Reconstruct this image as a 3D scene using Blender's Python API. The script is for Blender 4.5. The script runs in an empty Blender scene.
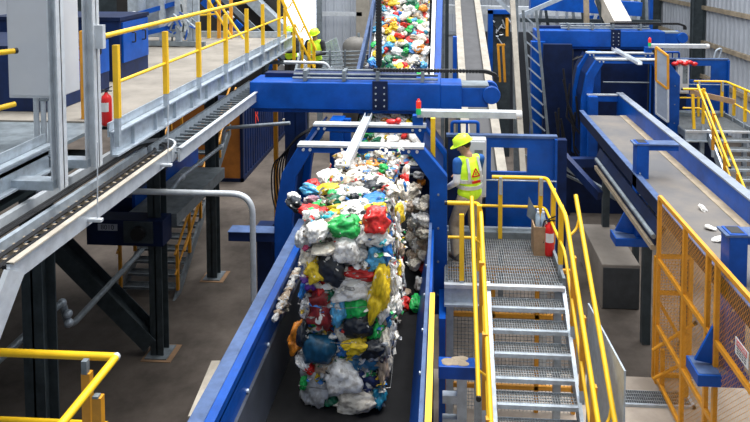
import bpy, bmesh, math, random
from mathutils import Vector, Matrix, noise, Euler
R = math.radians
rnd = random.Random(7)
scn = bpy.context.scene
col = scn.collection
V = Vector

# ------------------------------------------------------------------ camera
F_PX = 650.0; CX = 403.0; CY = -11.0; CAMZ = 7.6
YAW = R(3.6); PIT = R(3.1)
fw = V((-math.sin(YAW)*math.cos(PIT), math.cos(YAW)*math.cos(PIT), -math.sin(PIT)))
rt = V((math.cos(YAW), math.sin(YAW), 0)); up = rt.cross(fw)
CAM = V((0, 0, CAMZ))
def at(px, py, y=None, z=None, x=None):
    d = fw + rt*((px-CX)/F_PX) + up*(-(py-CY)/F_PX)
    if y is not None: t = y/d.y
    elif z is not None: t = (z-CAMZ)/d.z
    else: t = x/d.x
    return CAM + d*t
cd = bpy.data.cameras.new('camera'); cam = bpy.data.objects.new('camera', cd); col.objects.link(cam)
cam.location = CAM; cam.rotation_euler = (R(90)-PIT, 0, YAW)
cd.sensor_width = 36; cd.lens = F_PX/750*36
cd.shift_x = -(CX-375)/750; cd.shift_y = (CY-211)/750
cd.clip_end = 300
scn.camera = cam

# ------------------------------------------------------------------ materials
MT = {}
def mat(name, c, rough=.5, metal=0, dirt=.25, dcol=None, scale=3.0, bump=0.0, emit=0, spec=.5):
    if name in MT: return MT[name]
    m = bpy.data.materials.new(name); m.use_nodes = True
    nt = m.node_tree; b = nt.nodes['Principled BSDF']
    b.inputs['Roughness'].default_value = rough; b.inputs['Metallic'].default_value = metal
    b.inputs['Specular IOR Level'].default_value = spec
    geo = nt.nodes.new('ShaderNodeNewGeometry')
    n = nt.nodes.new('ShaderNodeTexNoise'); n.inputs['Scale'].default_value = scale
    n.inputs['Detail'].default_value = 7; n.inputs['Roughness'].default_value = .65
    nt.links.new(geo.outputs['Position'], n.inputs['Vector'])
    r = nt.nodes.new('ShaderNodeValToRGB')
    d = dcol or tuple(x*(1-dirt) for x in c)
    r.color_ramp.elements[0].position = .35; r.color_ramp.elements[0].color = (*d, 1)
    r.color_ramp.elements[1].position = .62; r.color_ramp.elements[1].color = (*c, 1)
    nt.links.new(n.outputs['Fac'], r.inputs['Fac']); nt.links.new(r.outputs['Color'], b.inputs['Base Color'])
    if bump:
        bp = nt.nodes.new('ShaderNodeBump'); bp.inputs['Strength'].default_value = bump
        n2 = nt.nodes.new('ShaderNodeTexNoise'); n2.inputs['Scale'].default_value = scale*6
        nt.links.new(geo.outputs['Position'], n2.inputs['Vector'])
        nt.links.new(n2.outputs['Fac'], bp.inputs['Height']); nt.links.new(bp.outputs['Normal'], b.inputs['Normal'])
    if emit:
        b.inputs['Emission Color'].default_value = (*c, 1); b.inputs['Emission Strength'].default_value = emit
    MT[name] = m; return m
blue = mat('blue_paint', (.002, .082, .43), .4, 0, .35, scale=2.5, spec=.3)
blue_d = mat('dark_blue_paint', (.005, .022, .10), .5, 0, .5, scale=2, spec=.3)
blue_top = mat('dusty_blue_paint', (.085, .14, .29), .5, 0, .4, scale=5, spec=.3)
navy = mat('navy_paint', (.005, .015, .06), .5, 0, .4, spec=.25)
yel = mat('yellow_paint', (.93, .56, .015), .4, 0, .12, scale=6)
yel2 = mat('amber_paint', (.78, .34, .02), .45, 0, .2, scale=6)
galv = mat('galvanised_steel', (.50, .57, .64), .38, .35, .28, scale=9)
galv_l = mat('bright_galvanised_steel', (.66, .70, .74), .4, .25, .2, scale=7)
galv_d = mat('dull_galvanised_steel', (.24, .28, .31), .5, .3, .4, scale=5)
steel_d = mat('dark_green_steel', (.06, .078, .088), .5, .1, .4, scale=4, spec=.3)
grate = mat('grating_steel', (.36, .39, .41), .45, .4, .3, scale=8)
white = mat('white_paint', (.72, .73, .74), .45, 0, .08)
cream = mat('cream_paint', (.52, .47, .39), .55, 0, .3, scale=4)
greyp = mat('light_grey_paint', (.60, .62, .66), .4, 0, .06, scale=2)
rubber = mat('belt_rubber', (.012, .012, .013), .7, 0, .4, scale=6, spec=.15)
black = mat('black_rubber', (.012, .012, .014), .45, 0, .3)
conc = mat('dark_concrete', (.135, .112, .095), .85, 0, .5, scale=.9, bump=.1, spec=.2)
conc_l = mat('light_concrete', (.42, .36, .30), .85, 0, .3, scale=1.6, bump=.1)
deckc = mat('deck_sheet', (.29, .265, .23), .8, 0, .3, scale=1.5, spec=.2)
belt_g = mat('dusty_belt', (.12, .12, .125), .65, 0, .3, dcol=(.19, .17, .15), scale=1.1, spec=.25)
tan = mat('dust_tan', (.42, .34, .24), .9, 0, .35, scale=3)
grey_box = mat('grey_enclosure', (.33, .29, .25), .8, 0, .25, dcol=(.24, .21, .18), scale=1.2)
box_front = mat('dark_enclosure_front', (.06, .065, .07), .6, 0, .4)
red = mat('red_paint', (.70, .015, .015), .3, 0, .15)
redl = mat('red_lens', (.85, .03, .01), .3, 0, .1, emit=.3)
greenl = mat('green_lens', (.02, .5, .15), .3, 0, .1, emit=.2)
orange = mat('orange_container', (.50, .17, .02), .6, 0, .35, scale=2)
wallm = mat('cladding_sheet', (.52, .56, .62), .5, .1, .12, scale=.6)
wallw = mat('cladding_warm', (.50, .535, .59), .55, .05, .2, scale=.5)
skin = mat('skin', (.50, .27, .17), .5, 0, .1, scale=20)
hiviz = mat('hi_vis_fabric', (.55, .86, .02), .6, 0, .08, scale=12, emit=.12)
hatm = mat('hi_vis_helmet', (.60, .88, .03), .3, 0, .05, emit=.1)
khaki = mat('khaki_cloth', (.46, .385, .28), .85, 0, .25, scale=14, bump=.3)
blue_cl = mat('blue_cloth', (.01, .10, .36), .8, 0, .2, scale=14)
white_cl = mat('white_cloth', (.70, .72, .76), .8, 0, .12, scale=14)
black_cl = mat('black_cloth', (.02, .022, .027), .8, 0, .2, scale=14)
silver = mat('reflective_tape', (.62, .64, .64), .35, .2, .1)
hairm = mat('dark_hair', (.02, .014, .01), .6)
shoe = mat('grey_leather', (.16, .14, .12), .6)
wood = mat('crate_wood', (.40, .26, .15), .75, 0, .3, scale=9)
daylight = mat('daylight_panel', (1, 1, 1), .5, 0, 0, emit=2.2)
wire_m = mat('bale_wire', (.30, .30, .30), .4, .7, .2)
signw = mat('sign_white', (.78, .78, .78), .4, 0, .05)
signr = mat('sign_red', (.68, .03, .03), .4, 0, .05)
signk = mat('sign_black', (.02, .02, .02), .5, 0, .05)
tankm = mat('tank_steel', (.16, .15, .135), .65, .1, .25, scale=3)
clearp = mat('clear_plastic', (.45, .60, .75), .15, 0, .1)

def plastic():
    m = bpy.data.materials.new('mixed_plastic'); m.use_nodes = True
    nt = m.node_tree; b = nt.nodes['Principled BSDF']; L = nt.links.new; N = nt.nodes.new
    oi = N('ShaderNodeObjectInfo'); tc = N('ShaderNodeTexCoord')
    add = N('ShaderNodeVectorMath'); add.operation = 'ADD'
    mul = N('ShaderNodeMath'); mul.operation = 'MULTIPLY'; mul.inputs[1].default_value = 37
    L(oi.outputs['Random'], mul.inputs[0]); L(tc.outputs['Object'], add.inputs[0]); L(mul.outputs[0], add.inputs[1])
    n = N('ShaderNodeTexNoise'); n.inputs['Scale'].default_value = 3.2; n.inputs['Detail'].default_value = 5
    L(add.outputs[0], n.inputs['Vector'])
    mx = N('ShaderNodeMix'); mx.data_type = 'RGBA'; mx.blend_type = 'MULTIPLY'; mx.inputs[0].default_value = 1
    r = N('ShaderNodeValToRGB'); r.color_ramp.elements[0].position = .36; r.color_ramp.elements[0].color = (.55, .52, .49, 1)
    r.color_ramp.elements[1].position = .56; r.color_ramp.elements[1].color = (1, 1, 1, 1)
    L(n.outputs['Fac'], r.inputs['Fac']); L(oi.outputs['Color'], mx.inputs[6]); L(r.outputs['Color'], mx.inputs[7])
    n2 = N('ShaderNodeTexNoise'); n2.inputs['Scale'].default_value = 1.3; n2.inputs['Detail'].default_value = 3
    add2 = N('ShaderNodeVectorMath'); add2.operation = 'ADD'; add2.inputs[1].default_value = (9, 3, 5)
    L(add.outputs[0], add2.inputs[0]); L(add2.outputs[0], n2.inputs['Vector'])
    gt = N('ShaderNodeMath'); gt.operation = 'GREATER_THAN'; gt.inputs[1].default_value = .665; L(n2.outputs['Fac'], gt.inputs[0])
    mx2 = N('ShaderNodeMix'); mx2.data_type = 'RGBA'; mx2.inputs[7].default_value = (.74, .72, .66, 1)
    L(gt.outputs[0], mx2.inputs[0]); L(mx.outputs[2], mx2.inputs[6]); L(mx2.outputs[2], b.inputs['Base Color'])
    rg = N('ShaderNodeTexNoise'); rg.noise_type = 'RIDGED_MULTIFRACTAL'; rg.inputs['Scale'].default_value = 1.7; rg.inputs['Detail'].default_value = 4
    L(add.outputs[0], rg.inputs['Vector']); bp = N('ShaderNodeBump'); bp.inputs['Strength'].default_value = .4; bp.inputs['Distance'].default_value = .03
    L(rg.outputs['Fac'], bp.inputs['Height']); L(bp.outputs['Normal'], b.inputs['Normal'])
    b.inputs['Roughness'].default_value = .42
    return m
plast = plastic()
def balemix(name, scale):
    m = bpy.data.materials.new(name); m.use_nodes = True
    nt = m.node_tree; b = nt.nodes['Principled BSDF']; L = nt.links.new; N = nt.nodes.new
    geo = N('ShaderNodeNewGeometry')
    nz = N('ShaderNodeTexNoise'); nz.inputs['Scale'].default_value = 9
    L(geo.outputs['Position'], nz.inputs['Vector'])
    sc = N('ShaderNodeVectorMath'); sc.operation = 'MULTIPLY_ADD'; sc.inputs[1].default_value = (.16, .16, .16)
    L(nz.outputs['Color'], sc.inputs[0]); L(geo.outputs['Position'], sc.inputs[2])
    v = N('ShaderNodeTexVoronoi'); v.inputs['Scale'].default_value = scale; L(sc.outputs[0], v.inputs['Vector'])
    s = N('ShaderNodeSeparateColor'); L(v.outputs['Color'], s.inputs[0])
    r = N('ShaderNodeValToRGB'); r.color_ramp.interpolation = 'CONSTANT'
    cs = [(.0, (.70, .68, .62)), (.20, (.86, .86, .84)), (.38, (.10, .09, .08)), (.42, (.40, .32, .24)), (.50, (.03, .20, .60)),
          (.57, (.8, .8, .8)), (.68, (.65, .04, .03)), (.74, (.03, .42, .12)), (.80, (.80, .52, .04)), (.85, (.04, .04, .05)), (.90, (.72, .7, .62))]
    r.color_ramp.elements[0].position = 0; r.color_ramp.elements[0].color = (*cs[0][1], 1)
    r.color_ramp.elements[1].position = cs[1][0]; r.color_ramp.elements[1].color = (*cs[1][1], 1)
    for p, c in cs[2:]:
        e = r.color_ramp.elements.new(p); e.color = (*c, 1)
    L(s.outputs[0], r.inputs['Fac'])
    dk = N('ShaderNodeMix'); dk.data_type = 'RGBA'; dk.blend_type = 'MULTIPLY'; dk.inputs[0].default_value = 1
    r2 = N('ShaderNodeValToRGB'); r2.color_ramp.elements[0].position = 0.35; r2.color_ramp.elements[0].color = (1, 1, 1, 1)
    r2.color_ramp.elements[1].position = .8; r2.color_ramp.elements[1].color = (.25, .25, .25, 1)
    L(v.outputs['Distance'], r2.inputs['Fac']); L(r.outputs['Color'], dk.inputs[6]); L(r2.outputs['Color'], dk.inputs[7])  # darkens cell edges: shade between pressed pieces put into the colour
    L(dk.outputs[2], b.inputs['Base Color']); b.inputs['Roughness'].default_value = .5
    return m
mix_m = balemix('pressed_plastic_mix', 14)

# ------------------------------------------------------------------ mesh builder
ORG = {}
class MB:
    def __init__(s): s.v = []; s.f = []
    def add(s, vs, fs):
        k = len(s.v); s.v += [V(v) for v in vs]; s.f += [tuple(i+k for i in f) for f in fs]; return s
    def box(s, x0, x1, y0, y1, z0, z1):
        return s.add([(x0,y0,z0),(x1,y0,z0),(x1,y1,z0),(x0,y1,z0),(x0,y0,z1),(x1,y0,z1),(x1,y1,z1),(x0,y1,z1)],
                     [(0,3,2,1),(4,5,6,7),(0,1,5,4),(1,2,6,5),(2,3,7,6),(3,0,4,7)])
    def bar(s, p, q, w, h=None, upv=(0,0,1)):
        h = h or w; p = V(p); q = V(q); d = (q-p).normalized(); u = V(upv)
        if abs(d.dot(u)) > .98: u = V((0,1,0))
        a = d.cross(u).normalized()*(w/2); b = a.cross(d).normalized()*(h/2)
        vs = [p-a-b, p+a-b, p+a+b, p-a+b, q-a-b, q+a-b, q+a+b, q-a+b]
        return s.add(vs, [(0,1,2,3),(7,6,5,4),(0,4,5,1),(1,5,6,2),(2,6,7,3),(3,7,4,0)])
    def tube(s, pts, r, n=8, r2=None):
        pts = [V(p) for p in pts]; k = len(s.v); m = len(pts)
        t0 = (pts[1]-pts[0]).normalized(); u = V((0,0,1)) if abs(t0.z) < .9 else V((1,0,0))
        a = t0.cross(u).normalized()
        for i, p in enumerate(pts):
            t = ((pts[min(i+1,m-1)]-p).normalized() + (p-pts[max(i-1,0)]).normalized())
            t = t.normalized() if t.length > 1e-6 else t0
            a = (a - t*a.dot(t)).normalized(); b = t.cross(a)
            rr = r if r2 is None else r + (r2-r)*i/(m-1)
            s.v += [p + a*math.cos(2*math.pi*j/n)*rr + b*math.sin(2*math.pi*j/n)*rr for j in range(n)]
        for i in range(m-1):
            for j in range(n):
                s.f.append((k+i*n+j, k+i*n+(j+1)%n, k+(i+1)*n+(j+1)%n, k+(i+1)*n+j))
        s.f.append(tuple(k+j for j in reversed(range(n)))); s.f.append(tuple(k+(m-1)*n+j for j in range(n)))
        return s
    def prism(s, poly, ax, a0, a1):
        def P(u, w, a): return {'x': (a,u,w), 'y': (u,a,w), 'z': (u,w,a)}[ax]
        n = len(poly)
        vs = [P(u,w,a0) for u,w in poly] + [P(u,w,a1) for u,w in poly]
        return s.add(vs, [tuple(range(n)), tuple(reversed(range(n,2*n)))] + [(i,i+n,(i+1)%n+n,(i+1)%n) for i in range(n)])
    def lathe(s, prof, c, ax='z', n=20):
        k = len(s.v); c = V(c)
        for r_, a in prof:
            for j in range(n):
                t = 2*math.pi*j/n; x, y = r_*math.cos(t), r_*math.sin(t)
                s.v.append(c + V({'z': (x,y,a), 'x': (a,x,y), 'y': (x,a,y)}[ax]))
        for i in range(len(prof)-1):
            for j in range(n):
                s.f.append((k+i*n+j, k+i*n+(j+1)%n, k+(i+1)*n+(j+1)%n, k+(i+1)*n+j))
        s.f.append(tuple(k+j for j in reversed(range(n)))); s.f.append(tuple(k+(len(prof)-1)*n+j for j in range(n)))
        return s
    def cap(s, p, q, r1, r2, n=12):      # tapered capsule with round ends
        p = V(p); q = V(q); d = (q-p); 
        if d.length < 1e-5: d = V((0,0,.001)); q = p+d
        t = d.normalized(); pts = []; 
        u = V((0,0,1)) if abs(t.z) < .9 else V((1,0,0)); a = t.cross(u).normalized(); b = t.cross(a)
        rings = [(p - t*r1*math.cos(x), r1*math.sin(x)) for x in (.15,.6,1.1)] + [(p, r1), (q, r2)] + [(q + t*r2*math.cos(x), r2*math.sin(x)) for x in (1.1,.6,.15)]
        k = len(s.v)
        for c, rr in rings: s.v += [c + a*math.cos(2*math.pi*j/n)*rr + b*math.sin(2*math.pi*j/n)*rr for j in range(n)]
        for i in range(len(rings)-1):
            for j in range(n): s.f.append((k+i*n+j, k+(i+1)*n+j, k+(i+1)*n+(j+1)%n, k+i*n+(j+1)%n))
        s.f.append(tuple(k+j for j in range(n))); s.f.append(tuple(k+(len(rings)-1)*n+j for j in reversed(range(n))))
        return s
    def ell(s, c, rx, ry, rz, rot=None, n=14, m=9):
        k = len(s.v); c = V(c); Rm = rot or Matrix.Identity(3)
        for i in range(1, m):
            ph = math.pi*i/m
            for j in range(n):
                th = 2*math.pi*j/n
                s.v.append(c + Rm @ V((rx*math.sin(ph)*math.cos(th), ry*math.sin(ph)*math.sin(th), rz*math.cos(ph))))
        tp = len(s.v); s.v.append(c + Rm @ V((0,0,rz))); s.v.append(c + Rm @ V((0,0,-rz)))
        for i in range(m-2):
            for j in range(n): s.f.append((k+i*n+j, k+(i+1)*n+j, k+(i+1)*n+(j+1)%n, k+i*n+(j+1)%n))
        for j in range(n):
            s.f.append((tp, k+j, k+(j+1)%n)); s.f.append((tp+1, k+(m-2)*n+(j+1)%n, k+(m-2)*n+j))
        return s
    def tri(s, *vs): return s.add(vs, [tuple(range(len(vs)))])
    def build(s, name, m, parent=None, smooth=False, bevel=0, fix=True):
        if parent is not None: o_ = ORG[parent.name]
        else:
            xs = [v.x for v in s.v]; ys = [v.y for v in s.v]; zs = [v.z for v in s.v]
            o_ = V(((min(xs)+max(xs))/2, (min(ys)+max(ys))/2, min(zs)))
        me = bpy.data.meshes.new(name); me.from_pydata([v-o_ for v in s.v], [], s.f)
        if fix:
            bm = bmesh.new(); bm.from_mesh(me); bmesh.ops.recalc_face_normals(bm, faces=bm.faces[:]); bm.to_mesh(me); bm.free()
        me.materials.append(m)
        if smooth:
            for p in me.polygons: p.use_smooth = True
            try: me.set_sharp_from_angle(angle=R(40))
            except Exception: pass
        ob = bpy.data.objects.new(name, me); col.objects.link(ob)
        if parent is not None: ob.parent = parent
        else: ob.location = o_
        ORG[ob.name] = o_
        if bevel:
            b = ob.modifiers.new('bevel', 'BEVEL'); b.width = bevel; b.segments = 2; b.limit_method = 'ANGLE'
        return ob
def tag(o, label=None, cat=None, group=None, kind=None):
    if label: o['label'] = label
    if cat: o['category'] = cat
    if group: o['group'] = group
    if kind: o['kind'] = kind
    return o
def thing(name, label, cat, loc=(0,0,0), group=None):
    o = bpy.data.objects.new(name, None); o.empty_display_size = .2; col.objects.link(o); o.location = loc
    ORG[o.name] = V(loc); return tag(o, label, cat, group)
def copy_tree(o, dv, label, parent=None):
    c = o.copy(); col.objects.link(c)
    if parent is None: c.location = o.location + V(dv)
    else: c.parent = parent
    if label: c['label'] = label
    for ch in list(o.children): copy_tree(ch, dv, None, c)
    return c
def struct(name, mb, m, **k): return tag(mb.build(name, m, **k), kind='structure')
def fillet(pts, r, n=5):
    pts = [V(p) for p in pts]; out = [pts[0]]
    for i in range(1, len(pts)-1):
        a, b, c = pts[i-1], pts[i], pts[i+1]
        rr = min(r, (a-b).length*.45, (c-b).length*.45)
        p = b + (a-b).normalized()*rr; q = b + (c-b).normalized()*rr
        for k in range(n+1):
            t = k/n; out.append(p*(1-t)**2 + b*2*t*(1-t) + q*t*t)
    out.append(pts[-1]); return out
def meshpanel(mb, o, u, v, W, H, pitch, w=.004, diamond=True):
    o = V(o); u = V(u).normalized(); v = V(v).normalized(); nrm = u.cross(v)
    if diamond:
        k = -H
        while k < W:
            a = max(k, 0); b = min(k+H, W)
            if b-a > .01:
                mb.bar(o+u*a+v*(a-k), o+u*b+v*(b-k), w, w, nrm)
                mb.bar(o+u*a+v*(H-(a-k)), o+u*b+v*(H-(b-k)), w, w, nrm)
            k += pitch*1.414
    else:
        for i in range(1, int(W/pitch)): mb.bar(o+u*(i*pitch), o+u*(i*pitch)+v*H, w, w, nrm)
        for i in range(1, int(H/pitch)): mb.bar(o+v*(i*pitch), o+v*(i*pitch)+u*W, w, w, nrm)
    return mb

ZP = 3.06; ZB = 2.76; ZW = 5.55; ZS = .72
# ------------------------------------------------------------------ building shell
struct('floor', MB().box(-22, 13, -3.2, 38.5, -.2, 0), conc)
def corr(u0, u1, pitch, amp, plane, fixed, z0, z1, thick=.02):
    mb = MB(); n = int((u1-u0)/pitch); front = []
    for i in range(n):
        u = u0+i*pitch
        front += [(u, 0), (u+pitch*.55, 0), (u+pitch*.65, amp), (u+pitch*.9, amp)]
    for i in range(len(front)-1):
        (a, b), (c, d) = front[i], front[i+1]
        if plane == 'x': vs = [(fixed-b,a,z0),(fixed-d,c,z0),(fixed-d,c,z1),(fixed-b,a,z1)]
        else: vs = [(a,fixed-b,z0),(c,fixed-d,z0),(c,fixed-d,z1),(a,fixed-b,z1)]
        mb.tri(*vs)
    return mb
struct('wall_right', corr(6, 38, .42, .07, 'x', 12, 0, 8.8), wallw, fix=False)
struct('wall_back', corr(-22, 12, .42, .07, 'y', 38, 0, 9.0), wallm, fix=False)
struct('wall_left', MB().box(-22.2, -22, -2, 38, 0, 9), wallw)
struct('wall_front', MB().box(-22, 12, -3.2, -3, 0, 9), wallw)
i = 1
for z in (2.0, 3.55, 5.15, 6.6):
    struct('trim_%d' % i, MB().box(11.78, 11.93, 6, 38, z-.09, z+.09), tan if z < 5.5 else galv); i += 1
for z in (3.0, 5.6):
    struct('trim_%d' % i, MB().box(-22, 12, 37.75, 37.92, z-.1, z+.1), galv); i += 1
for y, m_ in ((30.5, steel_d), (22.0, galv_d), (36.5, steel_d)):
    mb = MB().box(11.35, 11.9, y-.03, y+.03, 0, 8.8).box(11.35, 11.4, y-.17, y+.17, 0, 8.8).box(11.85, 11.9, y-.17, y+.17, 0, 8.8)
    struct('trim_%d' % i, mb, m_); i += 1
a = at(268, 62, y=37.7); b = at(316, 62, y=37.7)
w = struct('window_1', MB().box(a.x, b.x, 37.62, 37.7, a.z, 9), daylight)
# pale plates of daylight on rear wall behind the frames at the middle
for px0, px1, py1 in ((336, 349, 18),):
    a = at(px0, py1, y=37.8); b = at(px1, py1, y=37.8)

slab = MB().box(-.4, 9.5, 2.5, 10.45, 0, ZS)
o = slab.build('concrete_plinth', conc_l); tag(o, 'raised tan concrete slab under the grey metal stairs', 'platform')

# ------------------------------------------------------------------ railing and stair helpers
def rail_post(root, base, top, m=yel, sock=True, w=.065):
    base = V(base); top = V(top)
    mid = base + (top-base)*.16
    p = MB().bar(mid if sock else base, top, w).build('post', m, root)
    if sock: tag(MB().bar(base, mid+V((0,0,.02)), w*.9).build('socket', galv, p), 'grey steel socket at the foot')
    return p
def rail(root, name, pts, r=.026, m=yel, fr=.12):
    return MB().tube(fillet(pts, fr), r, 10).build(name, m, root, smooth=True)
def tread_mb(x0, x1, y, z, run, t=.04, pitch=.032):
    m1 = MB().box(x0, x1, y-.012, y+.035, z-t-.01, z).box(x0, x1, y+run-.01, y+run+.0, z-t, z)
    m2 = MB(); n = int((x1-x0)/pitch)
    for i in range(1, n): m2.box(x0+i*pitch-.004, x0+i*pitch+.004, y+.03, y+run, z-.03, z-.004)
    for k in (1, 2, 3, 4): m2.box(x0, x1, y+run*k/5-.004, y+run*k/5+.004, z-.012, z-.002)
    return m1, m2
def stairs(name, label, x0, x1, ytop, ztop, n, run, rise, m_s=galv, group=None, smat=grate):
    root = thing(name, label, 'stairs', ((x0+x1)/2, ytop-n*run, ztop-n*rise), group)
    a_, b_ = tread_mb(x0, x1, 0, 0, .25)
    proto = None
    for k in range(1, n):
        dy, dz = ytop-k*run, ztop-k*rise
        if proto is None:
            m1 = MB(); m1.v = [v+V((0,dy,dz)) for v in a_.v]; m1.f = a_.f
            m2 = MB(); m2.v = [v+V((0,dy,dz)) for v in b_.v]; m2.f = b_.f
            t = m1.build('tread', galv if smat is grate else smat, root); g = m2.build('grating', smat, t); proto = (t, g, dy, dz)
        else:
            t = proto[0].copy(); g = proto[1].copy(); col.objects.link(t); col.objects.link(g)
            t.parent = root; t.location = (0, dy-proto[2], dz-proto[3]); g.parent = t
    for x in (x0-.03, x1+.03):
        sl = MB()
        ya, za, yb, zb = ytop, ztop-.05, ytop-n*run, ztop-n*rise-.05
        sl.add([(x-.025,ya+.1,za+.06),(x+.025,ya+.1,za+.06),(x+.025,ya+.1,za-.22),(x-.025,ya+.1,za-.22),
                (x-.025,yb,zb+.02),(x+.025,yb,zb+.02),(x+.025,yb,zb-.24),(x-.025,yb,zb-.24)],
               [(0,1,2,3),(7,6,5,4),(0,4,5,1),(1,5,6,2),(2,6,7,3),(3,7,4,0)])
        sl.build('stringer', m_s, root)
    return root

# ------------------------------------------------------------------ THE MACHINE (built once, copied once further off)
M1 = []     # (object, label for the copy)
def reg(o, lab2): M1.append((o, lab2)); return o
# arches
def arch(y, label, lab2):
    root = thing('arch_frame', label, 'machine frame', (-1.22, y, 0))
    d = .16
    L_ = [(-2.5,1.9),(-2.5,3.66),(-2.38,4.36),(-2.12,4.79),(-1.92,4.79),(-1.92,4.72),(-2.17,4.30),(-2.24,3.6),(-2.24,1.9)]
    R_ = [(.06,2.3),(.06,4.36),(-.30,4.79),(-.50,4.79),(-.50,4.72),(-.20,4.30),(-.20,2.3)]
    MB().prism(L_, 'y', y, y+d).build('leg', blue, root, bevel=.008)
    MB().prism(R_, 'y', y, y+d).build('leg', blue, root, bevel=.008)
    cb = MB().box(-1.95, -.46, y+.01, y+d-.01, 4.68, 4.75).build('crossbar', blue, root)
    tp = MB().box(-2.14, -.28, y-.02, y+d+.02, 4.77, 4.805).build('top_plate', galv_l, root)
    for x in (-2.05, -1.95, -.5, -.38):
        tag(MB().lathe([(.022, y-.025), (.022, y)], (x, 0, 4.73), 'y', 10).build('bolt', galv_l, root))
    for z in (2.6, 3.1, 3.6, 4.1):
        MB().lathe([(.016, y-.015), (.016, y)], (-.07, 0, z), 'y', 8).build('bolt', galv_d, root)
    reg(root, lab2); return root
arch(9.3, 'front blue arch with chamfered corners over the bale', 'front blue chamfered arch of the right-hand machine')
arch(10.45, 'rear blue arch, second behind the bale', 'rear blue arch of the right-hand machine')
e = thing('machine_enclosure', 'dark blue side panels between the two arches over the bale', 'machine panel', (-1.2, 9.9, 1.9))
MB().prism([(-2.42,1.9),(-2.42,3.7),(-2.3,4.3),(-2.08,4.72),(-2.05,4.7),(-2.25,4.36),(-2.36,3.7),(-2.36,1.9)], 'y', 9.45, 11.3).build('left_panel', blue_d, e)
MB().prism([(0,1.9),(0,4.32),(-.28,4.72),(-.31,4.70),(-.06,4.38),(-.06,1.9)], 'y', 9.45, 11.3).build('right_panel', blue_d, e)
reg(e, 'dark blue side panels inside the right-hand machine')
mb = MB().box(-1.95, -1.72, 10.9, 11.25, 1.9, 4.75).box(-1.72, -1.6, 11.0, 11.1, 3.3, 4.75)
reg(tag(mb.build('column_box', blue, bevel=.01), 'blue upright box inside the arches left of the incline', 'machine part'), 'blue upright box inside the right-hand arches')

# gantry
g = thing('gantry_beam', 'large blue gantry beam crossing behind the bale arches', 'beam', (-1.4, 11.3, 4.75))
MB().box(-3.46, -.05, 11.3, 12.0, 4.93, 5.42).build('beam', blue, g, bevel=.02)
MB().box(-3.4, .3, 11.38, 11.9, 4.86, 4.93).build('lower_flange', blue, g, bevel=.008)
MB().box(-3.3, -.5, 11.75, 11.98, 5.42, 5.50).build('top_channel', blue_d, g)
MB().box(-.05, .32, 11.32, 11.95, 4.96, 5.40).build('beam_end', blue, g, bevel=.01)
tag(MB().prism([(.3,5.0),(.78,5.0),(.78,5.34),(.3,5.34)], 'y', 11.38, 11.89).build('arm', blue, g, bevel=.01))
MB().box(.3, .8, 11.40, 11.87, 5.345, 5.38).build('slide_rod', galv_d, g)
MB().lathe([(.15, 11.33), (.16, 11.36), (.16, 11.42), (.15, 11.45)], (.84, 0, 5.22), 'y', 20).build('end_bracket', blue, g, smooth=True)
MB().lathe([(.15, 11.82), (.16, 11.84), (.16, 11.92), (.15, 11.95)], (.84, 0, 5.22), 'y', 20).build('end_bracket', blue, g, smooth=True)
j = MB().box(-1.25, -.98, 11.27, 11.31, 4.95, 5.46).build('junction_plate', navy, g)
for x in (-1.19, -1.04):
    for z in (5.02, 5.13, 5.24, 5.35): MB().lathe([(.016, 11.255), (.016, 11.275)], (x, 0, z), 'y', 8).build('bolt', galv, j)
g.location.z -= .1
reg(g, 'large blue gantry beam crossing behind the right-hand machine')
mb = MB()
for z, y in ((5.43, 11.5), (5.49, 11.62), (5.38, 11.4)): mb.tube([(-2.7, y, z), (-.1, y, z)], .022, 8)
for x in (-2.5, -1.8, -1.2, -.4): mb.box(x, x+.06, 11.36, 11.66, 5.33, 5.52)
reg(tag(mb.build('hydraulic_pipes', galv_d), 'grey steel pipes lying along the top of the middle gantry beam', 'pipes'), 'grey steel pipes along the top of the right-hand gantry beam')
# energy chain
ch = MB(); pts = fillet([(-1.25, 11.45, 5.53), (.75, 11.45, 5.53), (.93, 11.45, 5.46), (.93, 11.45, 5.35)], .15, 6)
L = 0
for p, q in zip(pts, pts[1:]):
    n = max(1, int((q-p).length/.055))
    for k in range(n):
        c = p + (q-p)*((k+.5)/n); t = (q-p).normalized()
        ch.bar(c-t*.022, c+t*.022, .09, .06)
ch.tube(pts, .02, 6)
reg(tag(ch.build('cable_chain', black), 'black ribbed cable chain along the top of the middle gantry', 'cable chain'), 'black ribbed cable chain on the right-hand gantry')
# sensor arm + signal light
p = at(420, 113, y=10.5); q = at(520, 120, y=10.35)
s = thing('sensor_arm', 'long white channel arm reaching right over the worker', 'arm', (p.x, 10.5, p.z-.1))
MB().box(p.x, q.x-.05, 10.44, 10.6, p.z-.06, p.z+.05).build('channel', galv_l, s, bevel=.006)
MB().lathe([(.02, q.x-.07), (.075, q.x-.05), (.075, q.x+.03), (.06, q.x+.05)], (0, 10.52, p.z-.01), 'x', 16).build('end_cap', white, s, smooth=True)
MB().box(p.x-.12, p.x+.05, 10.46, 10.6, p.z-.22, p.z-.04).build('bracket', blue, s)
reg(s, 'long white channel arm reaching right from the right-hand machine')
z0 = p.z+.05; x_ = p.x-.02
t = thing('signal_light', 'small red and green signal light on the white sensor arm', 'signal light', (x_, 10.5, z0))
MB().lathe([(.03, z0-.1), (.03, z0-.05)], (x_, 10.42, 0), 'z', 10).build('base', galv, t)
MB().lathe([(.04, z0-.05), (.042, z0), (.04, z0+.05)], (x_, 10.42, 0), 'z', 12).build('green_lens', greenl, t, smooth=True)
MB().lathe([(.04, z0+.05), (.042, z0+.1), (.04, z0+.16), (.02, z0+.18)], (x_, 10.42, 0), 'z', 12).build('red_lens', redl, t, smooth=True)
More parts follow.
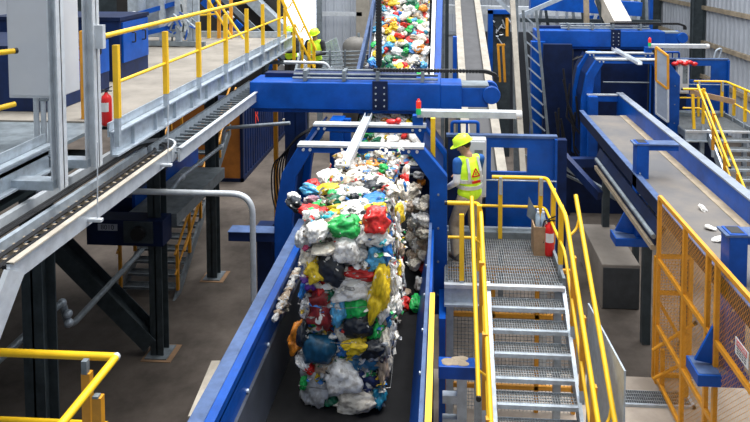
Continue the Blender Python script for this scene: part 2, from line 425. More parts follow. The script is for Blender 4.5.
MB().lathe([(.02, z0+.18), (.02, z0+.2)], (x_, 10.42, 0), 'z', 8).build('cap', redl, t)
reg(t, 'small red signal light on the right-hand machine')
# diagonal tray on the arches
p = at(369, 113, z=4.87); q = at(350, 162, z=4.87)
mb = MB().box(p.x-.06, p.x+.06, q.y, 10.9, 4.81, 4.83).box(p.x-.06, p.x-.05, q.y, 10.9, 4.83, 4.89).box(p.x+.05, p.x+.06, q.y, 10.9, 4.83, 4.89)
reg(tag(mb.build('cable_tray', galv_l), 'pale steel tray laid front to back across the bale arches', 'cable tray'), 'pale steel tray laid across the right-hand arches')
# red lamp lump on the rear arch
mb = MB().ell((-.85, 10.55, 4.84), .1, .06, .04).ell((-.74, 10.52, 4.86), .05, .05, .05)
tag(mb.build('red_rag', red, smooth=True), 'small red plastic scrap lying on top of the rear arch', 'scrap')
# lower frames across
mb = MB().tube([(-1.9, 10.7, 4.62), (-.35, 10.7, 4.62)], .02).tube([(-1.6, 10.72, 3.9), (-.3, 10.72, 3.9)], .02)
reg(tag(mb.build('tie_rods', galv_d, smooth=True), 'thin grey tie rods inside the arches above the bale', 'rods'), 'thin grey tie rods inside the right-hand arches')
# hoses left
hs = thing('hose_bundle', 'black hoses drooping from the gantry left of the bale arches', 'hoses', (-2.7, 11, 3.2))
for k in range(6):
    o_ = k*.055
    pts = [(-1.7-o_*2, 10.9+o_*.5, 4.66-o_*.2), (-2.2-o_, 10.95, 4.62-o_*.5), (-2.62-o_*.7, 11.05, 4.40-o_*1.2), (-2.80-o_*.8, 11.1, 3.9), (-2.75-o_, 11.1, 3.3), (-2.6-o_, 11.0, 3.0)]
    q = [V(p_) for p_ in pts]
    for _ in range(2): q = [q[0]] + [x for i_ in range(len(q)-1) for x in (q[i_]*.75+q[i_+1]*.25, q[i_]*.25+q[i_+1]*.75)] + [q[-1]]
    MB().tube(q, .014, 6).build('hose', black, hs, smooth=True)
reg(hs, 'black hoses drooping beside the left leg of the right-hand machine')

# operator platform
pl = thing('operator_platform', 'grey grating platform the worker stands on', 'platform', (.85, 9.5, 2.6))
m1 = MB(); n = int(1.62/.034)
for k in range(n): m1.box(.04+k*.034-.004, .04+k*.034+.004, 8.78, 10.3, ZP-.035, ZP-.002)
for k in range(16): m1.box(.04, 1.64, 8.8+k*.095-.004, 8.8+k*.095+.004, ZP-.015, ZP)
m1.build('grating', grate, pl)
m2 = MB().box(.02, 1.66, 8.72, 8.79, ZP-.05, ZP+.0)
m2.build('nosing', galv_l, pl)
MB().box(.02, .56, 8.74, 8.8, ZP-.26, ZP-.05).build('beam', galv, pl)
MB().box(.02, .56, 8.66, 8.8, ZP-.28, ZP-.25).build('ledge', galv, pl)
MB().box(.02, 1.66, 10.3, 10.36, ZP-.2, ZP+.14).build('beam', galv, pl)
MB().box(.02, .07, 8.8, 10.3, ZP-.2, ZP-.03).build('side_channel', galv_d, pl)
MB().box(1.64, 1.68, 8.8, 10.3, ZP-.2, ZP+.1).build('side_channel', galv_d, pl)
MB().box(.05, 1.6, 10.22, 10.3, ZP+.0, ZP+.1).build('kick_plate', galv_d, pl)
for x, y in ((.1, 8.9), (.5, 8.9), (.1, 10.2), (1.6, 10.2), (1.6, 8.95)):
    MB().box(x-.05, x+.05, y-.05, y+.05, ZS, ZP-.05).build('leg', galv, pl)
reg(pl, 'grey grating landing with empty floor beside the right-hand machine')
st = stairs('metal_stairs', 'grey grating stairs descending toward the viewer from the worker platform', .66, 1.62, 8.73, ZP, 13, .227, .1735)
reg(st, 'grey metal stairs descending from the right-hand landing')
# back rail of platform
gr = thing('guard_railing', 'yellow guard railing round the back and right of the worker platform', 'railing', (1.2, 10.2, ZP))
for px in (499, 538): 
    b_ = at(px, 233, z=ZP); rail_post(gr, (b_.x, 10.25, ZP), (b_.x, 10.25, ZP+.97), sock=False)
for px in (499, 538):
    b_ = at(px, 233, z=ZP); tag(MB().box(b_.x-.025, b_.x+.025, 10.2, 10.24, ZP+.72, ZP+1.0).build('splice', galv, gr))
xl = at(492, 174, y=10.25).x; XR = 1.66
nose = lambda y: ZP + .75*(y-8.75)
rail(gr, 'top_rail', [(xl, 10.25, ZP+.99), (XR-.02, 10.25, ZP+.99), (XR, 8.75, ZP+1.0), (XR, 6.3, nose(6.3)+1.0)], .03)
rail(gr, 'mid_rail', [(.4, 10.25, ZP+.52), (XR-.05, 10.25, ZP+.52), (XR, 8.8, ZP+.48), (XR, 6.3, nose(6.3)+.45)], .022)
for y in (9.75, 9.1): rail_post(gr, (XR, y, ZP), (XR, y, ZP+1.0))
for y in (8.3, 7.7, 7.1, 6.5): rail_post(gr, (XR+.02, y, nose(y)-.1), (XR+.02, y, nose(y)+.98), yel2)
reg(gr, 'yellow guard railing round the right-hand landing')
hr = thing('stair_handrail', 'outer yellow handrail on the right side of the metal stairs', 'handrail', (1.84, 8, ZP))
rail(hr, 'tube', [(1.84, 9.0, nose(9)+1.0), (1.84, 6.35, nose(6.35)+1.0)], .03)
for y in (8.75, 6.95):
    tag(MB().tube(fillet([(1.84, y, nose(y)+.98), (1.80, y-.05, nose(y)+.84), (XR+.02, y-.12, nose(y)+.76)], .05), .018, 8).build('bracket', yel, hr, smooth=True))
MB().lathe([(.03, 0), (.031, .03)], (1.84, 6.32, nose(6.32)+.98), 'y', 10).build('end_cap', black, hr)
reg(hr, 'outer yellow handrail beside the right-hand stairs')
gl = thing('stair_railing', 'yellow railing on the left side of the metal stairs beside the worker', 'railing', (.5, 8.5, ZP))
XL = .52
rail(gl, 'top_rail', [(.05, 9.1, ZP+1.0), (XL-.02, 9.1, ZP+1.0), (XL, 8.8, ZP+.98), (XL, 6.2, nose(6.2)+1.0)], .03, fr=.08)
rail(gl, 'mid_rail', [(.07, 9.1, ZP+.5), (XL-.02, 9.1, ZP+.5), (XL, 8.8, ZP+.48), (XL, 6.2, nose(6.2)+.45)], .022, fr=.08)
MB().lathe([(.032, .02), (.033, .06)], (.0, 9.1, ZP+1.0), 'x', 10).build('end_cap', black, gl)
rail_post(gl, (.26, 8.78, ZP-.14), (.26, 8.95, ZP+.9))
for y in (8.85, 8.2, 7.5, 6.8): rail_post(gl, (XL-.02, y, nose(y)-.1), (XL-.02, y, nose(y)+1.0), yel if y > 8.5 else yel2)
reg(gl, 'yellow railing on the left of the right-hand stairs')
h2 = thing('stair_handrail', 'outer yellow handrail on the left side of the metal stairs', 'handrail', (.4, 8, ZP))
rail(h2, 'tube', [(.40, 9.0, nose(8.9)+1.02), (.40, 7.0, nose(7.0)+.93)], .028)
MB().lathe([(.03, -.03), (.031, .0)], (.40, 7.0, nose(7.0)+.93), 'y', 10).build('end_cap', black, h2)
for y in (8.6, 7.3):
    MB().tube([(.40, y, nose(y)+.93), (.42, y, nose(y)+.82), (XL-.02, y, nose(y)+.76)], .016, 8).build('bracket', yel, h2, smooth=True)
reg(h2, 'outer yellow handrail left of the right-hand stairs')

# control wall + cabinet
cw = thing('control_partition', 'blue sheet partition with a square opening behind the worker', 'partition', (1.2, 10.6, ZP))
a = at(486, 137, y=10.6); b = at(556, 137, y=10.6); c0 = at(491, 147, y=10.6); c1 = at(527, 172, y=10.6)
zt = a.z
mb = MB().box(a.x, c0.x, 10.58, 10.63, ZP-.3, zt).box(c0.x, c1.x, 10.58, 10.63, c0.z, zt).box(c1.x, b.x, 10.58, 10.63, ZP-.3, zt).box(c0.x, c1.x, 10.58, 10.63, ZP-.3, c1.z)
mb.build('sheet', blue, cw)
MB().box(.05, b.x+.02, 10.56, 10.68, zt, zt+.04).build('top_cap', blue_top, cw)
MB().box(b.x-.03, b.x+.01, 10.5, 10.7, ZP-.6, zt).build('end_post', blue, cw)
MB().box(.08, a.x, 10.60, 10.63, ZP-.3, zt).build('left_sheet', blue_d, cw)
MB().tube([(c0.x-.1, 10.5, ZP+.85), (b.x, 10.5, ZP+.85)], .012, 8).build('rod', galv, cw)
reg(cw, 'blue sheet partition with a square opening beside the right-hand machine')
a = at(467, 139, y=10.4); b = at(486, 197, y=10.4)
cc = thing('control_cabinet', 'white wall-mounted control cabinet behind the worker with hard hat', 'cabinet', ((a.x+b.x)/2, 10.4, b.z))
MB().box(a.x, b.x, 10.38, 10.58, b.z, a.z).build('body', white, cc, bevel=.01)
dr = MB().box(a.x+.03, b.x-.02, 10.35, 10.38, b.z+.04, a.z-.03).build('door', greyp, cc, bevel=.005)
MB().box(a.x+.12, b.x-.06, 10.34, 10.352, b.z+.30, a.z-.16).build('window', galv_d, dr)
for k in range(4): MB().lathe([(.012, 10.33), (.012, 10.345)], (b.x-.09, 0, a.z-.25-k*.09), 'y', 8).build('button', black, dr)
reg(cc, 'white control cabinet with red gear on top beside the right-hand arch')
mb = MB().bar(at(433, 118, y=9.8), at(433, 190, y=9.8), .07)
tag(mb.build('door_post', yel), 'yellow upright post standing beside the front arch near the worker', 'post')
mb = MB().tube(fillet([at(452, 137, y=10.9), at(452, 122, y=10.9), at(478, 122, y=10.9), at(478, 137, y=10.9)], .05), .03)
for px in (459, 467): mb.tube([at(px, 122, y=10.9), at(px, 137, y=10.9)], .02)
reg(tag(mb.build('tube_frame', blue, smooth=True), 'small blue tube frame above the blue partition', 'frame'), 'small blue tube frame beside the right-hand gantry')

DV = (6.2, 8.2, 0)
for o, lab in M1: copy_tree(o, DV, lab)

# ------------------------------------------------------------------ bale conveyor
bc = thing('bale_conveyor', 'blue trough conveyor with a black belt carrying the plastic bale', 'conveyor', (-1.1, 6, 0))
Y0, Y1 = 2.6, 9.25
MB().box(-1.9, -.28, Y0, 12.0, ZB-.03, ZB).build('belt', rubber, bc)
wl = MB().box(-2.12, -1.9, Y0, Y1, 3.60, 3.70).box(-1.93, -1.9, Y0, Y1, ZB+.3, 3.62).box(-2.12, -2.09, Y0, Y1, 2.3, 3.62).build('left_wall', blue, bc)
MB().box(-2.12, -1.985, Y0, Y1, 3.70, 3.708).build('top_flange', blue_top, bc)
MB().prism([(-1.9, at(235,422,x=-1.89).z), (-1.87, at(235,422,x=-1.89).z), (at(266,422,z=ZB).x, ZB+.01), (at(266,422,z=ZB).x-.04, ZB+.01)], 'y', Y0, Y1).build('skirt', mat('skirt_rubber', (.075, .085, .11), .35, 0, .5, scale=1.5), bc)
MB().prism([(-.34, ZB), (-.17, 3.6), (-.13, 3.6), (-.13, 2.3), (-.3, 2.3)], 'y', Y0, Y1).build('right_wall', blue, bc)
MB().box(-.2, -.16, Y0, Y1, 3.55, 3.70).build('liner', blue_top, bc)
for y in [3+.75*k for k in range(8)]:
    MB().lathe([(.02, -1.9), (.02, -1.88)], (0, y, 3.35), 'x', 8).build('bolt', galv, bc)
    MB().lathe([(.02, -.235), (.02, -.2)], (0, y+.3, 3.4), 'x', 8).build('bolt', galv, bc)
for y in (4.0, 6.2, 8.4):
    for x in (-2.0, -.2): MB().box(x-.08, x+.08, y-.08, y+.08, 0, 2.4).build('leg', blue_d, bc)
MB().box(-2.0, -.2, 3, 12, 2.15, 2.3).build('return_pan', navy, bc)
ys = at(430, 295, z=3.72).y
MB().box(-.145, -.09, Y0, ys, 3.66, 3.75).build('yellow_edge', yel, bc)
a = at(190, 421, z=.1); b = at(217, 363, z=.1)
tag(MB().bar(at(193, 420, z=1.9), at(216, 364, z=1.9), .12, .1).bar((at(200,400,z=1.9).x, at(200,400,z=1.9).y, 0), at(200,400,z=1.85), .08).build('support_bracket', cream), 'tan dusty rail on legs left of the bale conveyor', 'bracket')
# arch foot bracket + blue box beside the stairs
a = at(434, 356, z=2.62)
mb = MB().box(-.05, .46, a.y-.2, a.y, 2.46, 2.62)
tag(mb.build('foot_box', blue, bevel=.01), 'blue box bracket with dusty top left of the metal stairs', 'bracket')
mb = MB()
for i_ in range(9): mb.ell((.05+rnd.random()*.3, a.y-.14+rnd.random()*.12, 2.62), .08, .05, .014)
tag(mb.build('dust_pile', tan, smooth=True), 'grey dust heaped on the blue box bracket', 'dust', kind='stuff')
tag(MB().box(-.05, .04, 8.5, 9.28, 1.2, 2.7).build('side_plate', blue), 'dark blue side plate under the right leg of the front arch', 'plate')
mb = MB().box(.18, .30, 7.75, 7.87, ZS, 2.42).box(.0, .3, 7.76, 7.86, 2.05, 2.15).box(.0, .3, 7.76, 7.86, 1.75, 1.85).bar((.02, 7.8, 1.7), (.2, 7.8, 1.4), .06)
tag(mb.build('support_stand', galv), 'grey steel stand under the blue box bracket', 'stand')
# mesh cage under platform
mg = thing('mesh_cage', 'amber framed wire mesh panel seen through the stair treads', 'guard', (.9, 9.55, ZS))
fr = MB()
for x in (.06, .75, 1.4, 1.95): fr.box(x-.03, x+.03, 9.5, 9.55, ZS, ZP-.2)
for z in (1.1, 2.2, 2.9): fr.box(.06, 1.95, 9.5, 9.55, z-.03, z+.03)
fr.build('frame', yel2, mg)
meshpanel(MB(), (.06, 9.53, ZS), (1,0,0), (0,0,1), 1.9, 1.9, .055, .006, False).build('wire_mesh', galv_d, mg)
# galvanised plate right of stairs
p_ = [(8.6, 3.0), (6.8, 3.24), (5.6, 2.6), (5.6, ZS), (8.6, ZS)]
pts = [at(587, 303, x=1.92), at(626, 371, x=1.95)]
p_ = [(pts[0].y, pts[0].z), (pts[1].y, pts[1].z), (pts[1].y-.02, ZS), (5.2, ZS), (5.2, pts[1].z-1.0)][:3] + [(pts[0].y, ZS)]
tag(MB().prism(p_, 'x', 1.93, 1.95).build('splash_plate', galv), 'tall grey galvanised side plate right of the stair handrail', 'plate')

# ------------------------------------------------------------------ on the platform
a = at(533, 222, y=9.72); b0 = at(548, 252, z=ZP)
x0, x1 = at(533, 250, y=9.75).x, at(548, 250, y=9.75).x
cr = thing('wooden_crate', 'open wooden crate standing on the grating in the corner', 'crate', ((x0+x1)/2, 9.8, ZP))
MB().box(x0, x1, 9.66, 9.68, ZP, ZP+.44).build('front_panel', wood, cr)
MB().box(x0, x1, 9.95, 9.97, ZP, ZP+.44).build('rear_panel', wood, cr)
MB().box(x0, x0+.02, 9.68, 9.95, ZP, ZP+.44).build('side_panel', wood, cr)
MB().box(x1-.02, x1, 9.68, 9.95, ZP, ZP+.44).build('side_panel', wood, cr)
MB().box(x0+.02, x1-.02, 9.68, 9.95, ZP+.25, ZP+.27).build('shelf', wood, cr)
for k, (dx, dy) in enumerate(((.07, .08), (.15, .09), (.08, .2), (.16, .2))):
    bt = thing('water_bottle', ['clear plastic water bottle at the front left of the wooden crate', 'clear plastic water bottle at the front right of the wooden crate', 'clear plastic water bottle at the rear left of the wooden crate', 'clear plastic water bottle at the rear right of the wooden crate'][k], 'bottle', (x0+dx, 9.66+dy, ZP+.27), 'water bottles in the crate')
    MB().lathe([(.032, ZP+.27), (.036, ZP+.3), (.036, ZP+.42), (.033, ZP+.47), (.036, ZP+.5), (.03, ZP+.56), (.014, ZP+.6), (.014, ZP+.62)], (x0+dx, 9.66+dy, 0), 'z', 12).build('body', clearp, bt, smooth=True)
    MB().lathe([(.017, ZP+.62), (.017, ZP+.645)], (x0+dx, 9.66+dy, 0), 'z', 10).build('cap', white, bt)
def extinguisher(c, label, s=1.0):
    c = V(c); t = thing('fire_extinguisher', label, 'fire extinguisher', c)
    MB().lathe([(.06*s, c.z), (.075*s, c.z+.02*s), (.078*s, c.z+.05*s), (.078*s, c.z+.40*s), (.065*s, c.z+.45*s), (.03*s, c.z+.485*s), (.022*s, c.z+.51*s)], (c.x, c.y, 0), 'z', 20).build('body', red, t, smooth=True)
    MB().lathe([(.02*s, c.z+.5*s), (.02*s, c.z+.54*s)], (c.x, c.y, 0), 'z', 10).build('valve', black, t)
    MB().bar(c+V((-.02,0,.55))*s if s == 1 else c+V((-.02,0,.55*s)), c+V((.09*s,0,.60*s)), .02, .012).bar(c+V((0,0,.53*s)), c+V((.09*s,0,.53*s)), .02, .012).build('handle', black, t)
    MB().tube(fillet([c+V((.02*s,0,.53*s)), c+V((-.07*s,-.02,.55*s)), c+V((-.11*s,-.02,.4*s)), c+V((-.09*s,-.03,.2*s))], .06), .012, 8).build('hose', black, t, smooth=True)
    lb = MB(); n = 8
    for k in range(n):
        a0 = R(-140+100*k/n); a1 = R(-140+100*(k+1)/n); r_ = .0795*s
        lb.tri((c.x+r_*math.cos(a0), c.y+r_*math.sin(a0), c.z+.22*s), (c.x+r_*math.cos(a1), c.y+r_*math.sin(a1), c.z+.22*s), (c.x+r_*math.cos(a1), c.y+r_*math.sin(a1), c.z+.36*s), (c.x+r_*math.cos(a0), c.y+r_*math.sin(a0), c.z+.36*s))
    lb.build('label', signw, t)
    return t
e = at(549, 255, z=ZP)
extinguisher((e.x, e.y, ZP), 'red fire extinguisher standing on the grating beside the wooden crate')
mb = MB().prism([(at(529,197,y=9.95).x, at(529,197,y=9.95).z), (at(541,221,y=9.95).x, at(541,221,y=9.95).z), (at(539,226,y=9.95).x, at(539,226,y=9.95).z), (at(527,216,y=9.95).x, at(527,216,y=9.95).z)], 'y', 9.94, 9.98)
tag(mb.build('grey_flap', galv_d), 'dark grey angled metal flap behind the wooden crate', 'flap')

# ------------------------------------------------------------------ waste pieces
def crumple_mesh(name, seed, kind):
    bm = bmesh.new()
    bmesh.ops.create_icosphere(bm, subdivisions=4 if kind != 'lid' else 2, radius=1)
    off = V((seed*7.3, seed*3.1, seed*11.7))
    for v in bm.verts:
        p = v.co.copy()
        if kind == 'bag':
            s = 1/max(abs(p.x)**2.6+abs(p.y)**2.6+abs(p.z)**2.6, 1e-6)**(1/2.6); p = p*s
            n1 = noise.noise(p*1.3+off); n2 = abs(noise.noise(p*2.6+off*1.3)); n3 = abs(noise.noise(p*5.5+off))
            p *= .98 + .38*n1 - .34*n2 - .10*n3; p.x += .18*noise.noise(p*.9+off*2); p.z += .18*noise.noise(p*.9+off*3)
        elif kind == 'jug':
            q = p.copy()
            s = 1/max(abs(q.x)**5+abs(q.y)**3+abs(q.z)**4, 1e-6)**(1/4.2); q *= s
            if q.z > .35: k = 1-(q.z-.35)/.65*.72; q.x *= k; q.y *= k; q.z = .35+(q.z-.35)*1.0
            n1 = noise.noise(q*1.1+off); n2 = abs(noise.noise(q*2.2+off))
            q *= 1 + .22*n1 - .30*n2
            # handle hollow
            if q.x > .35 and .0 < q.z < .6: q.x -= .25*math.sin((q.z)/.6*math.pi)
            p = q
        elif kind == 'bottle':
            q = p.copy(); r_ = math.hypot(q.x, q.y) or 1e-6; sr = min(1, .55/max(r_, 1e-6)) if abs(q.z) < .86 else .55
            q.x *= sr if r_ > .55 else 1; q.y *= sr if r_ > .55 else 1
            if q.z > .5: k = 1-(q.z-.5)/.5*.6; q.x *= k; q.y *= k
            n1 = noise.noise(q*1.6+off); q.x += .22*n1; q.y += .2*noise.noise(q*1.8+off*2)
            q *= 1-.15*abs(noise.noise(q*3.5+off)); p = q
        else:
            q = p.copy(); s = 1/max((q.x**2+q.z**2)**4+abs(q.y)**8, 1e-6)**(1/8); q *= s
            if math.hypot(q.x, q.z) < .75 and q.y < -.9: q.y += .35
            q *= 1+.1*noise.noise(q*1.4+off); p = q
        v.co = p
    me = bpy.data.meshes.new(name); bm.to_mesh(me); bm.free()
    me.materials.append(plast)
    for p in me.polygons: p.use_smooth = True
    return me
VAR = {'bag': [crumple_mesh('bag', k, 'bag') for k in range(7)], 'jug': [crumple_mesh('jug', k+20, 'jug') for k in range(4)],
       'bottle': [crumple_mesh('bottle', k+40, 'bottle') for k in range(4)], 'lid': [crumple_mesh('lid', k+60, 'lid') for k in range(2)]}
NM = {'bag': 'crumpled_plastic', 'jug': 'crushed_jug', 'bottle': 'crushed_bottle', 'lid': 'flattened_tub'}
C = {'white': (.90,.89,.86), 'cream': (.82,.76,.64), 'grey': (.58,.59,.60), 'black': (.02,.025,.035), 'navy': (.015,.03,.12), 'blue': (.015,.20,.62),
     'teal': (.02,.25,.40), 'lightblue': (.10,.45,.78), 'green': (.02,.50,.10), 'dgreen': (.01,.16,.08), 'yellow': (.85,.60,.02), 'orange': (.85,.28,.02),
     'red': (.70,.025,.02), 'dred': (.25,.02,.02), 'purple': (.12,.03,.30), 'mauve': (.38,.18,.24), 'beige': (.50,.38,.27), 'drum': (.012,.10,.20), 'pink': (.8,.1,.25), 'steelblue': (.04,.20,.38), 'cyan': (.03,.50,.60)}
CN = {'dgreen': 'dark green', 'dred': 'dark red', 'drum': 'deep blue', 'steelblue': 'steel blue', 'lightblue': 'light blue'}
def piece(kind, c, pos, size, rot, parent=None, vi=None, name=None):
    me = VAR[kind][rnd.randrange(len(VAR[kind])) if vi is None else vi]
    o = bpy.data.objects.new(name or NM[kind], me); col.objects.link(o)
    o.scale = size; o.rotation_euler = rot
    base = C[c]; j = 1+rnd.uniform(-.12, .12)
    o.color = (min(1,base[0]*j), min(1,base[1]*j), min(1,base[2]*j), 1)
    if parent is not None: o.parent = parent; o.location = V(pos)-ORG[parent.name]
    else: o.location = pos
    return o

BY0 = at(343, 405, z=ZB).y
BX0, BX1, BY1, BZ0, BZ1 = at(302, 330, y=BY0).x, at(386, 330, y=BY0).x, 9.2, ZB+.02, at(343, 228, y=BY0).z
ba = thing('plastic_bale', 'tall wired bale of crushed mixed plastic on the black belt', 'bale', ((BX0+BX1)/2, 8.1, ZB))
bm = bmesh.new(); bmesh.ops.create_cube(bm, size=1)
bmesh.ops.subdivide_edges(bm, edges=bm.edges[:], cuts=40, use_grid_fill=True)
for v in bm.verts:
    p = V((BX0+.05+(v.co.x+.5)*(BX1-BX0-.1), BY0+.07+(v.co.y+.5)*(BY1-BY0-.1), BZ0+.02+(v.co.z+.5)*(BZ1-BZ0-.07)))
    d = V((v.co.x if abs(v.co.x) > .49 else 0, v.co.y if abs(v.co.y) > .49 else 0, v.co.z if abs(v.co.z) > .49 else 0))
    p += d*(.14*noise.noise(p*5)+.08*noise.noise(p*14)); p.z = max(p.z, ZB+.01)
    v.co = p-ORG[ba.name]
me = bpy.data.meshes.new('packed_core'); bm.to_mesh(me); bm.free(); me.materials.append(mix_m)
core = bpy.data.objects.new('packed_core', me); col.objects.link(core); core.parent = ba; tag(core, kind='stuff')
# (kind, colour, x0,y0,x1,y1 in the photo) of the pieces that can be told apart
FRONT = [('bottle','drum',304,331,338,360,90),('jug','cream',338,385,379,409,80),('bag','grey',303,369,337,404,0),('jug','white',326,355,360,389,-25),
 ('bag','steelblue',344,347,379,376,20),('bag','navy',353,368,379,391,0),('bag','teal',371,383,386,404,0),('bag','yellow',345,333,369,349,-15),
 ('bag','cream',336,324,359,346,0),('bag','black',347,311,375,332,0),('bag','green',369,319,385,340,0),('bag','orange',288,328,305,353,0),
 ('bag','blue',335,342,349,356,0),('bag','beige',316,358,332,372,0),('bag','red',303,362,314,372,0),('jug','black',317,251,348,280,30),
 ('jug','white',335,233,361,260,10),('bottle','cream',312,242,340,252,85),('bag','white',361,229,387,247,0),('bag','grey',347,245,368,263,0),
 ('bag','lightblue',364,248,386,269,15),('bag','blue',382,243,392,264,0),('bag','red',345,265,379,280,0),('bag','white',330,272,374,299,-10),
 ('bag','yellow',369,267,389,316,0),('bag','purple',302,273,320,289,0),('bag','red',315,279,326,294,0),('bag','yellow',306,259,324,278,-30),
 ('bag','cream',299,248,315,268,0),('lid','pink',303,244,309,250,0),('bag','dred',308,290,334,324,0),('bag','green',345,294,376,319,0),
 ('bag','lightblue',328,296,349,324,0),('bag','white',333,302,347,317,0),('bag','white',301,299,313,318,0),('bag','dgreen',324,287,335,300,0),
 ('bag','white',299,352,309,371,-30),('bag','cream',380,330,390,356,0),('bag','black',360,335,384,352,0),('bag','white',376,300,389,322,0),
 ('bag','dgreen',318,392,340,404,0),('bag','cyan',376,236,386,246,0),('bag','blue',300,280,306,296,0),('bag','green',301,376,308,388,0),
 ('bag','white',361,258,372,268,0),('bag','grey',296,230,312,246,0),('bag','black',299,322,310,340,0),('bag','cream',330,398,344,406,0),
 ('bag','beige',378,355,388,384,0),('jug','white',308,220,331,238,80),('bag','green',331,217,360,236,0),('bag','red',364,210,387,231,0),('bag','grey',352,230,364,246,0)]
for kind, c, x0, y0, x1, y1, rz in FRONT:
    a = at(x0, y0, y=BY0); b = at(x1, y1, y=BY0)
    w = abs(b.x-a.x)/2; h = abs(a.z-b.z)/2
    k = 1.05 if kind in ('jug', 'bottle') else 1.18
    r_ = R(rz) if rz else R(rnd.uniform(-12, 12))
    if abs(rz) > 60: sc = (h*k, .13, w*k)
    else: sc = (w*k, rnd.uniform(.09, .13), h*k)
    if kind == 'bottle': sc = (sc[0]*1.75, .2, sc[2])
    ctr = V(((a.x+b.x)/2, BY0+(-.05 if kind in ('jug','bottle') or c in ('yellow','black') else rnd.uniform(-.0, .05)), max((a.z+b.z)/2, ZB+h*.6)))
    o = piece(kind, c, ctr, sc, (R(rnd.uniform(-8,8)), r_, R(rnd.uniform(-8,8))), ba)
TOP = [('jug','white',320,169,340,187,90),('bag','red',305,183,320,190,0),('bag','lightblue',300,186,320,198,0),('bag','black',288,198,303,214,0),('bag','white',286,195,300,206,0),
 ('bag','mauve',305,198,322,208,0),('bag','yellow',317,186,341,197,0),('bag','white',346,186,367,203,0),('bag','dgreen',329,198,341,208,0),('bag','red',301,209,331,219,0),
 ('bag','yellow',328,206,349,218,0),('bag','white',341,204,367,222,0),('bag','orange',358,162,380,173,0),('bag','blue',359,196,385,212,0),('bag','yellow',366,205,387,215,0),
 ('bag','green',379,166,388,176,0),('bag','cream',344,172,366,184,0),('bag','white',366,174,388,190,0),('bag','black',362,183,380,192,0),('bag','grey',330,188,350,200,0),
 ('bag','green',312,205,326,212,0),('bag','white',303,214,318,224,0),('bag','cyan',322,216,336,223,0),('bag','black',350,196,362,204,0),('jug','white',336,160,356,172,80),
 ('bag','beige',340,180,352,188,0),('bag','cream',386,184,398,200,0)]
for kind, c, x0, y0, x1, y1, rz in TOP:
    z_ = BZ1+.0; a = at(x0, (y0+y1)/2, z=z_); b = at(x1, (y0+y1)/2, z=z_)
    a.y = min(a.y, BY1+.1); w = abs(b.x-a.x)/2
    f_ = at((x0+x1)/2, y1, z=z_).y; g_ = at((x0+x1)/2, y0, z=z_).y
    ht = w*rnd.uniform(.35, .55)
    o = piece(kind, c, ((a.x+b.x)/2, (f_+g_)/2, z_+.02), (w*1.15, max((g_-f_)/2*.8, .08), max(.07, min(ht, .14))), (R(rnd.uniform(-25,5)), R(rnd.uniform(-15,15)), R(rnd.uniform(-30,30))), ba)
cl = ['white']*9+['cream']*4+['grey']*3+['green','blue','red','yellow','teal','beige','black','lightblue','beige']
for k in range(46):   # right side face
    y_ = rnd.uniform(BY0+.1, BY1); z_ = rnd.uniform(BZ0+.1, BZ1+.05); s_ = rnd.uniform(.05, .11)
    piece(rnd.choice(['bag','bag','bottle']), rnd.choice(cl+['grey','beige','black','teal','blue','green','red']), (BX1+rnd.uniform(-.02, .05)+(.08 if z_ > 3.8 else 0), y_, z_), (s_*.6, s_*1.1, s_*1.3), (rnd.uniform(-.3,.3), rnd.uniform(-.3,.3), rnd.uniform(-.3,.3)), ba)
for k in range(44):   # small scraps between
    x_ = rnd.uniform(BX0+.03, BX1-.03); s_ = rnd.uniform(.035, .075)
    if k < 22: p_ = (x_, BY0+.0, rnd.uniform(BZ0+.1, BZ1)); sc = (s_, .06, s_)
    else: p_ = (x_, rnd.uniform(BY0, BY1), BZ1+.03); sc = (s_*1.3, s_, .05)
    piece('bag', rnd.choice(cl), p_, sc, (0, rnd.uniform(-1,1), rnd.uniform(-.5,.5)), ba, name='plastic_scrap')
for z_ in (3.0, 3.35, 3.52, 3.9, 4.2):
    MB().tube([(BX1+.02, BY1, z_), (BX1+.05, BY0-.05, z_+.01), ((BX0+BX1)/2, BY0-.13, z_), (BX0-.03, BY0-.05, z_-.01), (BX0-.02, BY1, z_)], .0035, 5).build('bale_wire', wire_m, ba)

def flakes(mb, n, posf, org):
    for _ in range(n):
        c, nr, s_ = posf(); k = len(mb.v)
        u = V(nr).cross(V((rnd.uniform(-.4,.4), rnd.uniform(-.4,.4), 1))).normalized(); w_ = V(nr).cross(u)
        a_ = s_*rnd.uniform(.8, 2.0); b_ = s_*rnd.uniform(.35, .8); m_ = 7
        mb.v.append(V(c)+V(nr)*rnd.uniform(.01, .05))
        for j in range(m_):
            t_ = 2*math.pi*j/m_; q = rnd.uniform(.65, 1.15)
            mb.v.append(V(c)+u*math.cos(t_)*a_*q+w_*math.sin(t_)*b_*q+V(nr)*rnd.uniform(-.03, .03))
        for j in range(m_): mb.f.append((k, k+1+j, k+1+(j+1) % m_))
def bpos():
    t_ = rnd.random(); s_ = rnd.uniform(.02, .055)
    if t_ < .45: return (rnd.uniform(BX0, BX1), BY0-rnd.uniform(.0,.10), rnd.uniform(BZ0+.05, BZ1)), (rnd.uniform(-.3,.3), -1, rnd.uniform(-.2,.4)), s_
    if t_ < .75: return (rnd.uniform(BX0, BX1), rnd.uniform(BY0, BY1), BZ1+rnd.uniform(.02,.12)), (rnd.uniform(-.3,.3), -.3, 1), s_
    return (BX1+rnd.uniform(.02,.09), rnd.uniform(BY0, BY1), rnd.uniform(BZ0+.1, BZ1)), (1, rnd.uniform(-.4,.1), rnd.uniform(-.3,.3)), s_
fl = MB(); flakes(fl, 380, bpos, None)
tag(fl.build('film_scraps', balemix('film_scrap_mix', 9), ba), kind='stuff')
